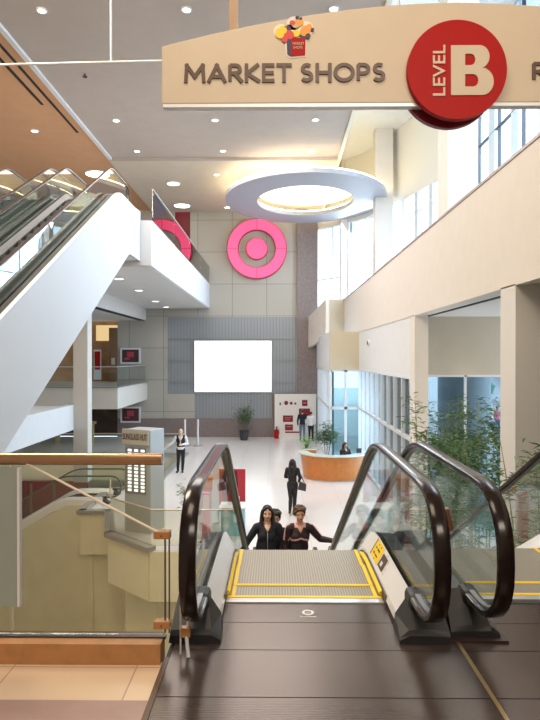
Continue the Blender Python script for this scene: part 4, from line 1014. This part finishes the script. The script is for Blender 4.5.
def bamboo(label, x0, x1, y0, y1, z, h, n, per):
    root = empty('bamboo', ((x0+x1)/2, (y0+y1)/2, z)); tag(root, label, 'bamboo plant')
    m = MB(); m.box(x0-0.2, x1+0.1, y0-0.2, y1+0.2, z, z+0.4); m.build('planter', mat('planter_grey', (0.25, 0.26, 0.26), 0.6), root)
    st = MB(); pts = []
    for i in range(n):
        x = random.uniform(x0, x1); y = random.uniform(y0, y1); hh = h*random.uniform(0.72, 1.0); lx, ly = random.uniform(-0.3, 0.3), random.uniform(-0.3, 0.25)
        path = [Vector((x+lx*(t**2), y+ly*t**2, z+0.3+hh*t)) for t in [k/6 for k in range(7)]]
        st.tube(path, 0.012, 6, rs=[0.016, 0.015, 0.014, 0.012, 0.01, 0.007, 0.004])
        for k in range(16):
            t = random.uniform(0.30, 1.0); p = Vector((x+lx*t*t, y+ly*t*t, z+0.3+hh*t)); a = random.uniform(0, 2*pi); r = random.uniform(0.15, 0.42)*(1.15-0.5*t)
            q = p + Vector((cos(a)*r, sin(a)*r, r*0.35)); st.tube([p, q], 0.004, 3)
            pts += [q, p+(q-p)*0.6]
    st.build('culm', mat('bamboo_culm', (0.25, 0.28, 0.10), 0.5), root)
    m = MB(); leaves(m, pts, 0.16, 0.08, per, 0.20, 0.7); m.build('foliage', M_LEAFB, root)
bamboo('tall leafy bamboo in front of the window between the two cream columns', 2.95, 4.7, 10.6, 12.6, ZL, 3.75, 25, 9)
bamboo('bamboo before the near cream column at the right edge of the picture', 3.25, 3.75, 7.2, 8.1, ZL, 3.75, 9, 7)

# ================================================================ PEOPLE
SKIN = mat('skin', (0.60, 0.34, 0.22), 0.5); SKIN2 = mat('skin_light', (0.74, 0.48, 0.36), 0.5)
HAIR = mat('black_hair', (0.018, 0.012, 0.010), 0.55, bump=0.6, bscale=90); HAIRB = mat('brown_hair', (0.10, 0.042, 0.020), 0.6, bump=0.8, bscale=60)
C_BLK = mat('black_cloth', (0.012, 0.012, 0.016), 0.8); C_NAV = mat('navy_cloth', (0.010, 0.012, 0.022), 0.8); C_WHT = mat('white_shirt', (0.75, 0.76, 0.80), 0.7)
C_JEAN = mat('denim', (0.12, 0.18, 0.28), 0.8, noise=0.2, nscale=20); C_PLUM = mat('plum_cloth', (0.022, 0.009, 0.015), 0.7); C_PNK = mat('pink_trim', (0.70, 0.40, 0.42), 0.7)
C_GRN = mat('lime_cloth', (0.42, 0.50, 0.12), 0.8)
EYEW = mat('eye_white', (0.75, 0.72, 0.70), 0.3); EYED = mat('eye_dark', (0.02, 0.012, 0.01), 0.2); LIP = mat('lips', (0.42, 0.12, 0.11), 0.5); SHOE = mat('black_shoe', (0.015, 0.015, 0.016), 0.35)

def capsule(bm, a, b, ra, rb, seg=10):
    a = Vector(a); b = Vector(b); ax = (b-a); Ln = ax.length
    q = ax.to_track_quat('Z', 'Y').to_matrix().to_4x4() if Ln > 1e-6 else Matrix.Identity(4)
    rings = []
    for i in range(5):
        ph = -pi/2 + (pi/2)*i/4; rings.append((ra*cos(ph), ra*sin(ph)))
    for i in range(5):
        ph = (pi/2)*i/4; rings.append((rb*cos(ph), Ln+rb*sin(ph)))
    vs_ = []
    for r, h in rings:
        vs_.append([bm.verts.new(a + (q @ Vector((max(r, 1e-4)*cos(2*pi*k/seg), max(r, 1e-4)*sin(2*pi*k/seg), h)))) for k in range(seg)])
    for i in range(len(vs_)-1):
        for k in range(seg): bm.faces.new((vs_[i][k], vs_[i][(k+1) % seg], vs_[i+1][(k+1) % seg], vs_[i+1][k]))
    bm.faces.new(list(reversed(vs_[0]))); bm.faces.new(vs_[-1])
def ellipsoid(bm, c, r, rot=None, seg=16):
    M = Matrix.Translation(c) @ (rot.to_4x4() if rot is not None else Matrix.Identity(4)) @ Matrix.Diagonal((*r, 1))
    bmesh.ops.create_uvsphere(bm, u_segments=seg, v_segments=seg//2+2, radius=1.0, matrix=M)
def remesh(bm, voxel, smooth=2):
    me = bpy.data.meshes.new('t'); bm.to_mesh(me); bm.free()
    o = bpy.data.objects.new('t', me); COL.objects.link(o)
    r = o.modifiers.new('r', 'REMESH'); r.mode = 'VOXEL'; r.voxel_size = voxel; r.use_smooth_shade = True
    if smooth:
        s = o.modifiers.new('s', 'SMOOTH'); s.iterations = smooth; s.factor = 0.5
    dg = bpy.context.evaluated_depsgraph_get(); me2 = bpy.data.meshes.new_from_object(o.evaluated_get(dg), depsgraph=dg)
    bpy.data.objects.remove(o); bpy.data.meshes.remove(me)
    return me2

def person(label, loc, yaw, h=1.65, female=False, voxel=0.011, arms=None, legs=None, top=C_BLK, bottom=C_BLK, skin=SKIN, hair=None, hair_m=HAIR,
           vest=None, head_tilt=0.0, seated=False, extra=None, shoe=SHOE, lower=True, hood=None):
    """front is -Y when yaw is 0. joints in a 1.70 m frame, then scaled; L/R as seen by the camera when facing it (x-/x+)"""
    k = h/1.70
    root = empty('person', loc, yaw); tag(root, label, 'person')
    Wm = parent_matrix(root) @ Matrix.Scale(k, 4)
    sw = 0.165 if female else 0.185; hwid = 0.085
    A = {'Lsh': (-sw, 0.0, 1.38), 'Rsh': (sw, 0.0, 1.38), 'Lel': (-sw-0.07, 0.02, 1.11), 'Rel': (sw+0.07, 0.02, 1.11), 'Lha': (-sw-0.06, -0.05, 0.87), 'Rha': (sw+0.06, -0.05, 0.87)}
    if arms: A.update(arms)
    Lg = {'Lhip': (-hwid, 0.0, 0.90), 'Rhip': (hwid, 0.0, 0.90), 'Lkn': (-hwid-0.01, -0.015, 0.49), 'Rkn': (hwid+0.01, -0.015, 0.49), 'Lan': (-hwid-0.015, 0.02, 0.08), 'Ran': (hwid+0.015, 0.02, 0.08)}
    if legs: Lg.update(legs)
    P = {**A, **Lg}; P = {a: Vector(b) for a, b in P.items()}
    prims = []  # (tag, a, b, ra, rb)
    bm = bmesh.new()
    def cap(tg, a, b, ra, rb): a = Vector(a); b = Vector(b); prims.append((tg, a, b, (ra+rb)/2)); capsule(bm, a, b, ra, rb)
    def ell(tg, c, r, rot=None): prims.append((tg, Vector(c), Vector(c)+Vector((0, 0, 0.001)), sum(r)/3)); ellipsoid(bm, c, r, rot)
    tw = 0.145 if female else 0.165
    if True:
        # trunk: stacked ellipsoids
        pz = (P['Lhip'].z + P['Rhip'].z)/2 - 0.90; px = 0; py = 0
        ell('hip', (0, 0.01, 0.94+pz), (0.165 if female else 0.155, 0.115, 0.12))
        ell('torso', (0, 0.0, 1.10), (tw*0.88, 0.098, 0.17)); ell('torso', (0, 0.0, 1.27), (tw*1.02, 0.112, 0.17))
        if female: ell('torso', (-0.06, -0.066, 1.26), (0.07, 0.05, 0.07)); ell('torso', (0.06, -0.066, 1.26), (0.07, 0.05, 0.07)); ell('torso', (0, -0.07, 1.24), (0.06, 0.04, 0.07))
        cap('torso', (-sw*0.72, 0.01, 1.385), (sw*0.72, 0.01, 1.385), 0.062, 0.062)
        cap('torso', (0, 0.01, 1.38), (0, 0.012, 1.45), 0.075, 0.055)
        cap('neck', (0, 0.012, 1.42), (0, 0.0, 1.52), 0.052, 0.050)
    for s in 'LR':
        sg = -1 if s == 'L' else 1
        cap('uarm', P[s+'sh'], P[s+'el'], 0.056, 0.042); cap('farm', P[s+'el'], P[s+'ha'], 0.042, 0.028)
        # hand
        d = (P[s+'ha']-P[s+'el']).normalized(); side = Vector((sg, 0, 0)); side = (side - d*side.dot(d)).normalized() if abs(d.x) < 0.9 else Vector((0, 1, 0)).cross(d).normalized()
        nrm = d.cross(side).normalized(); w0 = P[s+'ha'] + d*0.02
        fwd = nrm if (nrm.y < 0) else -nrm     # towards the front
        palm_c = w0 + d*0.045
        for q in range(4):
            off = fwd*(0.030 - q*0.020)
            cap('hand', w0+off*0.6, w0+d*0.085+off, 0.0135, 0.012)
            ln = (0.062, 0.072, 0.066, 0.050)[q]; curl = -side*0.018
            p1 = w0+d*0.085+off; p2 = p1+d*ln*0.5+curl*0.4; p3 = p2+d*ln*0.38+curl*1.3
            cap('hand', p1, p2, 0.0090, 0.0085); cap('hand', p2, p3, 0.0085, 0.0072)
        t0 = w0+fwd*0.022+d*0.01; t1 = t0+fwd*0.028+d*0.03; t2 = t1+d*0.030+fwd*0.008
        cap('hand', t0, t1, 0.013, 0.0105); cap('hand', t1, t2, 0.010, 0.008)
        if lower:
            cap('thigh', P[s+'hip'], P[s+'kn'], 0.088 if female else 0.084, 0.056); cap('shin', P[s+'kn'], P[s+'kn']*0.6+P[s+'an']*0.4, 0.055, 0.054); cap('shin', P[s+'kn']*0.6+P[s+'an']*0.4, P[s+'an'], 0.054, 0.036)
            an = P[s+'an']; cap('foot', an+Vector((0, 0.03, -0.035)), an+Vector((sg*0.02, -0.15, -0.045)), 0.040, 0.032)
    # head
    HM = Matrix.Translation((0, 0.0, 1.50)) @ Matrix.Rotation(head_tilt, 4, 'X')
    hp = lambda x, y, z: HM @ Vector((x, y, z))
    R3 = HM.to_3x3()
    ell('head', hp(0, 0.008, 0.118), (0.074, 0.092, 0.094), R3); ell('head', hp(0, -0.022, 0.055), (0.056, 0.066, 0.068), R3)
    cap('head', hp(0, -0.062, 0.012), hp(0, -0.070, 0.016), 0.024, 0.020)     # chin
    cap('head', hp(0, -0.082, 0.108), hp(0, -0.103, 0.066), 0.010, 0.014)     # nose
    cap('head', hp(-0.012, -0.090, 0.062), hp(0.012, -0.090, 0.062), 0.009, 0.009)
    cap('head', hp(-0.040, -0.066, 0.115), hp(0.040, -0.066, 0.115), 0.016, 0.016)  # brow ridge
    cap('head', hp(-0.018, -0.079, 0.036), hp(0.018, -0.079, 0.036), 0.010, 0.010)
    for sg in (-1, 1):
        ell('head', hp(sg*0.077, 0.012, 0.085), (0.010, 0.020, 0.030), R3)
        ell('head', hp(sg*0.038, -0.055, 0.066), (0.024, 0.022, 0.022), R3)
    for v in bm.verts: v.co = v.co
    me = remesh(bm, voxel, 2)
    me.name = 'body'
    # face tags
    n = len(me.polygons); C = np.empty(n*3); me.polygons.foreach_get('center', C); C = C.reshape(n, 3)
    best = np.full(n, 1e9); tags = np.zeros(n, int); names = []
    for (tg, a, b, r) in prims:
        if tg not in names: names.append(tg)
        a_ = np.array(a); ab = np.array(b)-a_; t = np.clip(((C-a_) @ ab)/max(1e-9, ab@ab), 0, 1); dd = np.linalg.norm(C-(a_+t[:, None]*ab), axis=1)-r
        mk = dd < best; best[mk] = dd[mk]; tags[mk] = names.index(tg)
    V = np.empty(len(me.vertices)*3); me.vertices.foreach_get('co', V); V = V.reshape(-1, 3)
    N = np.array([tuple(v.normal) for v in me.vertices])
    polys = [tuple(p.vertices) for p in me.polygons]
    def link(name, me_, m_, parent=root):
        me_.materials.clear(); me_.materials.append(m_)
        for p in me_.polygons: p.use_smooth = True
        me_.transform(Wm); o = bpy.data.objects.new(name, me_); COL.objects.link(o); o.parent = parent; o.matrix_parent_inverse = parent_matrix(parent).inverted(); return o
    def garment(name, mask, m_, off, parent=None):
        idx = [i for i in range(n) if mask[i]]
        if not idx: return None
        used = sorted({v for i in idx for v in polys[i]}); mp = {v: k2 for k2, v in enumerate(used)}
        co = [tuple(V[v]+N[v]*off) for v in used]; inn = [tuple(V[v]+N[v]*0.001) for v in used]; nn = len(used)
        fs = [tuple(mp[v] for v in polys[i]) for i in idx]
        ed = {}
        for f in fs:
            for q in range(len(f)):
                e = (f[q], f[(q+1) % len(f)]); ed[e] = 1
        rim = [(e[1], e[0], e[0]+nn, e[1]+nn) for e in ed if (e[1], e[0]) not in ed]
        me_ = bpy.data.meshes.new(name); me_.from_pydata(co+inn, [], fs+rim); me_.update()
        return link(name, me_, m_)
    T = lambda *a: np.isin(tags, [names.index(x) for x in a if x in names])
    X, Y, Z = C[:, 0], C[:, 1], C[:, 2]
    coll = T('torso', 'neck') & ~((Z > 1.445) | ((Z > 1.33+abs(X)*1.6) & (Y < -0.03) & (abs(X) < 0.07)))
    topmask = (coll | (T('hip') & (Z > 0.90)) | T('uarm') | T('farm')) & ~T('hand', 'head')
    garment('top_garment', topmask, top, 0.012 if not vest else 0.009)
    if vest: garment('vest', coll & ~((Z > 1.22+abs(X)*2.2) & (Y < -0.02) & (abs(X) < 0.09)) & (abs(X) < sw*0.93) & T('torso'), vest, 0.020)
    if lower:
        garment('trousers', (T('hip') & (Z <= 0.905)) | T('thigh', 'shin'), bottom, 0.010)
        garment('shoe', T('foot') & (X < 0), shoe, 0.007); garment('shoe', T('foot') & (X >= 0), shoe, 0.007)
    if extra: extra(garment, T, X, Y, Z, coll, link, hp)
    body = link('body', me, skin)
    # face
    fm = MB()
    for sg in (-1, 1): fm.ball(tuple(hp(sg*0.031, -0.074, 0.098)), (0.0115, 0.008, 0.0058), 10, 6)
    me_ = bpy.data.meshes.new('eyes'); me_.from_pydata([tuple(v) for v in fm.v], [], fm.f); link('eyes', me_, EYEW)
    fm = MB()
    for sg in (-1, 1): fm.ball(tuple(hp(sg*0.031, -0.081, 0.098)), (0.006, 0.004, 0.0062), 10, 6)
    me_ = bpy.data.meshes.new('pupils'); me_.from_pydata([tuple(v) for v in fm.v], [], fm.f); link('pupils', me_, EYED)
    fm = MB()
    for sg in (-1, 1): fm.tube([hp(sg*0.016, -0.088, 0.117), hp(sg*0.034, -0.086, 0.122), hp(sg*0.050, -0.072, 0.116)], 0.004, 6)
    me_ = bpy.data.meshes.new('eyebrows'); me_.from_pydata([tuple(v) for v in fm.v], [], fm.f); link('eyebrows', me_, hair_m)
    fm = MB(); fm.tube([hp(-0.024, -0.080, 0.036), hp(-0.008, -0.0905, 0.039), hp(0.008, -0.0905, 0.039), hp(0.024, -0.080, 0.036)], 0.0055, 8)
    me_ = bpy.data.meshes.new('mouth'); me_.from_pydata([tuple(v) for v in fm.v], [], fm.f); link('mouth', me_, LIP)
    # hair
    if hair:
        hb = bmesh.new()
        if hair in ('short', 'curly', 'long'):
            ellipsoid(hb, hp(0, 0.030, 0.130), (0.086, 0.092, 0.094), R3)
            for sg in (-1, 1):
                capsule(hb, hp(sg*0.030, -0.060, 0.176), hp(sg*0.074, -0.020, 0.13), 0.022, 0.022); capsule(hb, hp(sg*0.076, 0.0, 0.15), hp(sg*0.074, 0.025, 0.08), 0.018, 0.018)
            (capsule(hb, hp(-0.03, -0.068, 0.180), hp(0.03, -0.068, 0.180), 0.020, 0.020) if hair != 'long' else [capsule(hb, hp(sg*0.012, -0.052, 0.196), hp(sg*0.072, -0.035, 0.120), 0.018, 0.018) for sg in (-1, 1)])
        if hair == 'curly':
            random.seed(3)
            for _ in range(60):
                a = random.uniform(0, 2*pi); e = random.uniform(-0.15, 1.4)
                v = Vector((cos(a)*cos(e)*0.098, sin(a)*cos(e)*0.100+0.022, sin(e)*0.10+0.125))
                if v.y < -0.03 and v.z < 0.165: continue
                ellipsoid(hb, hp(*v), (0.026, 0.026, 0.026), None, 8)
        if hair == 'long':
            for sg in (-1, 1):
                capsule(hb, hp(sg*0.080, 0.0, 0.13), hp(sg*0.092, 0.0, 0.01), 0.026, 0.032); capsule(hb, hp(sg*0.092, 0.0, 0.01), hp(sg*0.105, -0.045, -0.13), 0.032, 0.030); capsule(hb, hp(sg*0.105, -0.045, -0.13), hp(sg*0.10, -0.08, -0.24), 0.030, 0.014)
                capsule(hb, hp(sg*0.05, 0.075, 0.10), hp(sg*0.065, 0.085, -0.12), 0.05, 0.05); capsule(hb, hp(sg*0.065, 0.085, -0.12), hp(sg*0.04, 0.11, -0.28), 0.05, 0.02)
        if hair == 'crop':
            ellipsoid(hb, hp(0, 0.035, 0.115), (0.081, 0.078, 0.078), R3)
        hm = remesh(hb, max(voxel, 0.009), 2); hm.name = 'hair'; link('hair', hm, hair_m)
    return root, Wm, link

# 1. woman riding, left, long dark hair
def ex1(garment, T, X, Y, Z, coll, link, hp):
    garment('hem', T('hip', 'torso') & (Z > 0.86) & (Z < 0.99), C_GRN, 0.017)
    mb = MB(); mb.tube([(0, -0.128, 1.33), (0, -0.125, 1.2), (0, -0.118, 1.02)], 0.005, 6)
    me_ = bpy.data.meshes.new('zip'); me_.from_pydata([tuple(v) for v in mb.v], [], mb.f); link('zip', me_, mat('zip_grey', (0.35, 0.36, 0.40), 0.4))
def sz(y): return z1(y-3.77)
person('woman with long dark hair and dark navy jacket riding the escalator, on the left', (X1-0.31, 8.4, -2.19), 0.05, 1.58, True, 0.0085,
       arms={'Lel': (-0.30, 0.02, 1.17), 'Lha': (-0.40, -0.14, 1.03), 'Rel': (0.26, 0.03, 1.14), 'Rha': (0.22, -0.06, 0.92)}, top=C_NAV, bottom=C_BLK, skin=SKIN2, hair='long', hair_m=HAIR, extra=ex1)
def ex2(garment, T, X, Y, Z, coll, link, hp):
    garment('chest_stripe', T('torso') & (Z > 1.235+abs(X)*-0.25) & (Z < 1.262+abs(X)*-0.25) & (Y < -0.02), C_PNK, 0.019)
    garment('sleeve_stripe', T('uarm') & (Y < 0.0) & (Y > -0.022) & (Z > 1.2), C_PNK, 0.016)
    garment('collar', T('torso', 'neck') & (Z > 1.40) & (Z < 1.475) & (abs(X) < 0.09) & (abs(X) > 0.03), C_PNK, 0.015)
    garment('zip_panel', T('torso') & (abs(X) < 0.05) & (Z < 1.20) & (Y < 0), C_BLK, 0.020)
person('woman with short curly brown hair, dark jacket with pink stripes, holding the right handrail', (X1+0.16, 8.4, -2.19), 0.10, 1.565, True, 0.0085,
       arms={'Rel': (0.33, 0.0, 1.20), 'Rha': (0.47, -0.16, 1.22), 'Lel': (-0.24, 0.03, 1.12), 'Lha': (-0.20, -0.08, 0.90)}, top=C_PLUM, bottom=C_BLK, hair='curly', hair_m=HAIRB, extra=ex2)
person('dark-haired person in black mostly hidden between the two riding women', (X1-0.20, 9.2, -2.65), 0.0, 1.75, False, 0.012, top=C_BLK, bottom=C_BLK, hair='curly', hair_m=HAIR)
# 4. woman walking away with a shoulder bag
r4, Wm4, lk4 = person('woman in black with long dark hair walking away across the lower hall', (0.50, 17.6, ZL), pi*0.93, 1.65, True, 0.011,
       arms={'Lel': (-0.24, -0.02, 1.13), 'Lha': (-0.18, -0.14, 1.0), 'Rel': (0.23, -0.04, 1.14), 'Rha': (0.14, -0.20, 1.10)},
       legs={'Lkn': (-0.06, -0.10, 0.50), 'Lan': (-0.05, -0.02, 0.08), 'Rkn': (0.05, 0.02, 0.48), 'Ran': (0.04, 0.20, 0.13)}, top=C_BLK, bottom=C_BLK, hair='long')
root = empty('handbag', (0.74, 17.55, ZL+0.72)); tag(root, 'dark shoulder bag hanging beside the woman who walks away', 'bag')
m = MB(); m.prism([(0.66, ZL+0.76), (0.90, ZL+0.70), (0.92, ZL+0.92), (0.72, ZL+1.0)], 17.45, 17.58, 'y'); m.build('body', mat('bag_grey_black', (0.035, 0.035, 0.045), 0.5), root, bevel=0.02)
m = MB(); m.tube([(0.72, 17.5, ZL+0.98), (0.67, 17.55, ZL+1.36), (0.70, 17.68, ZL+1.30), (0.88, 17.55, ZL+0.90)], 0.012, 6); m.build('strap', C_BLK, root)
# 5. man with white shirt and dark vest
def ex5(garment, T, X, Y, Z, coll, link, hp):
    mb = MB(); mb.prism([(-0.014, 1.43), (0.014, 1.43), (0.026, 1.12), (0, 1.07), (-0.026, 1.12)], -0.150, -0.138, 'y')
    me_ = bpy.data.meshes.new('tie'); me_.from_pydata([tuple(v) for v in mb.v], [], mb.f); link('tie', me_, mat('pale_tie', (0.55, 0.55, 0.60), 0.5))
person('bald man in a white shirt, black vest and black trousers standing by the lower rail', (-3.93, 23.9, ZL), 0.06, 1.78, False, 0.011,
       arms={'Lel': (-0.32, 0.02, 1.16), 'Lha': (-0.52, 0.03, 1.03), 'Rel': (0.26, 0.02, 1.12), 'Rha': (0.08, -0.18, 1.12)},
       legs={'Lkn': (-0.10, -0.02, 0.49), 'Lan': (-0.12, 0.02, 0.08), 'Rkn': (0.09, -0.03, 0.49), 'Ran': (0.06, 0.02, 0.08)}, top=C_WHT, vest=C_BLK, bottom=C_BLK, skin=SKIN2, hair=None, extra=ex5)
# 6, 7. two people at the far wall
person('man in a dark jacket and blue jeans facing the red signs on the far wall', (1.50, 33.0, ZL), pi, 1.76, False, 0.016, top=C_NAV, bottom=C_JEAN, hair='crop', hair_m=HAIR)
person('person in a white shirt and dark trousers beside the man in jeans', (1.98, 32.8, ZL), pi*0.85, 1.68, False, 0.016, top=C_WHT, bottom=C_BLK, hair='crop', hair_m=HAIR)
# 8. receptionist, seated
root = empty('office_chair', (2.80, 23.4, ZL)); tag(root, 'dark chair behind the orange desk, under the receptionist', 'chair')
m = MB(); m.box(2.58, 3.02, 23.2, 23.64, ZL+0.44, ZL+0.50); m.build('seat', M_DARKB, root, bevel=0.02)
m = MB(); m.box(2.6, 3.0, 23.66, 23.70, ZL+0.55, ZL+0.95); m.build('backrest', M_DARKB, root, bevel=0.015)
m = MB(); m.tube([(2.8, 23.42, ZL+0.03), (2.8, 23.42, ZL+0.44)], 0.03, 10); m.build('pedestal', M_STEEL, root)
m = MB()
for k in range(5):
    a = 2*pi*k/5; m.tube([(2.8, 23.42, ZL+0.06), (2.8+0.25*cos(a), 23.42+0.25*sin(a), ZL+0.03)], 0.02, 6)
m.build('base', M_STEEL, root)
person('receptionist with black hair in dark clothes seated behind the orange desk', (2.80, 23.42, ZL-0.36), 0.5, 1.66, True, 0.013,
       arms={'Lel': (-0.22, -0.08, 1.12), 'Lha': (-0.12, -0.28, 1.10), 'Rel': (0.22, -0.08, 1.12), 'Rha': (0.10, -0.28, 1.10)},
       legs={'Lkn': (-0.10, -0.38, 0.90), 'Rkn': (0.10, -0.38, 0.90), 'Lan': (-0.10, -0.36, 0.48), 'Ran': (0.10, -0.36, 0.48)}, top=C_BLK, bottom=C_BLK, hair='long', seated=True)
# outside
person('person in a pink top out in the street, seen through the window', (13.7, 36.0, ZL), 0.3, 1.7, True, 0.016, top=mat('pink_top', (0.75, 0.18, 0.28), 0.7), bottom=C_JEAN, hair='short')
root = empty('street_lamp', (12.5, 34.0, ZL)); tag(root, 'street lamp with a green lantern outside the window', 'street lamp')
m = MB(); m.tube([(12.5, 34, ZL), (12.5, 34, -0.6)], 0.06, 10); m.build('pole', mat('lamp_green', (0.06, 0.14, 0.12), 0.5), root)
m = MB(); m.cyl((12.5, 34, -0.6), 0.16, 0.5, 10, r2=0.30); m.cyl((12.5, 34, -0.1), 0.34, 0.25, 10, r2=0.05); m.build('lantern', mat('lamp_green_pale', (0.16, 0.32, 0.28), 0.4), root)
root = empty('motor_scooter', (13.3, 35.0, ZL)); tag(root, 'dark blue scooter parked outside in front of the person in pink', 'scooter')
m = MB(); m.ring((12.85, 34.95, ZL+0.27), 0.27, 0.27, 0.17, 0.17, 0.1, 20, axis='y'); m.build('wheel', M_DARKB, root); m = MB(); m.ring((14.05, 34.95, ZL+0.27), 0.27, 0.27, 0.17, 0.17, 0.1, 20, axis='y'); m.build('wheel', M_DARKB, root)
m = MB(); m.prism([(13.0, ZL+0.35), (13.4, ZL+0.25), (14.1, ZL+0.4), (14.3, ZL+0.7), (13.6, ZL+0.78), (13.3, ZL+0.45), (13.05, ZL+0.95), (12.95, ZL+0.9)], 34.85, 35.15, 'y'); m.build('bodywork', mat('scooter_blue', (0.06, 0.09, 0.20), 0.3), root, bevel=0.04)
m = MB(); m.tube([(12.98, 34.7, ZL+1.05), (13.0, 35.0, ZL+1.0), (12.98, 35.3, ZL+1.05)], 0.02, 6); m.build('handlebar', M_DARKB, root)
root = empty('shop_building', (30, 60, ZL)); tag(root, 'pale building with a red and blue awning across the street', 'building')
m = MB(); m.box(14, 70, 62, 66, ZL, 3.2); m.build('wall', mat('pale_facade', (0.75, 0.78, 0.80), 0.8), root)
m = MB(); m.box(18, 26, 61, 62, 0.2, 1.6); m.build('awning', mat('awning_red', (0.7, 0.25, 0.2), 0.7), root); m = MB(); m.box(23, 29, 58.5, 60.9, -0.4, 1.1); m.build('awning', mat('awning_blue', (0.15, 0.22, 0.45), 0.7), root)
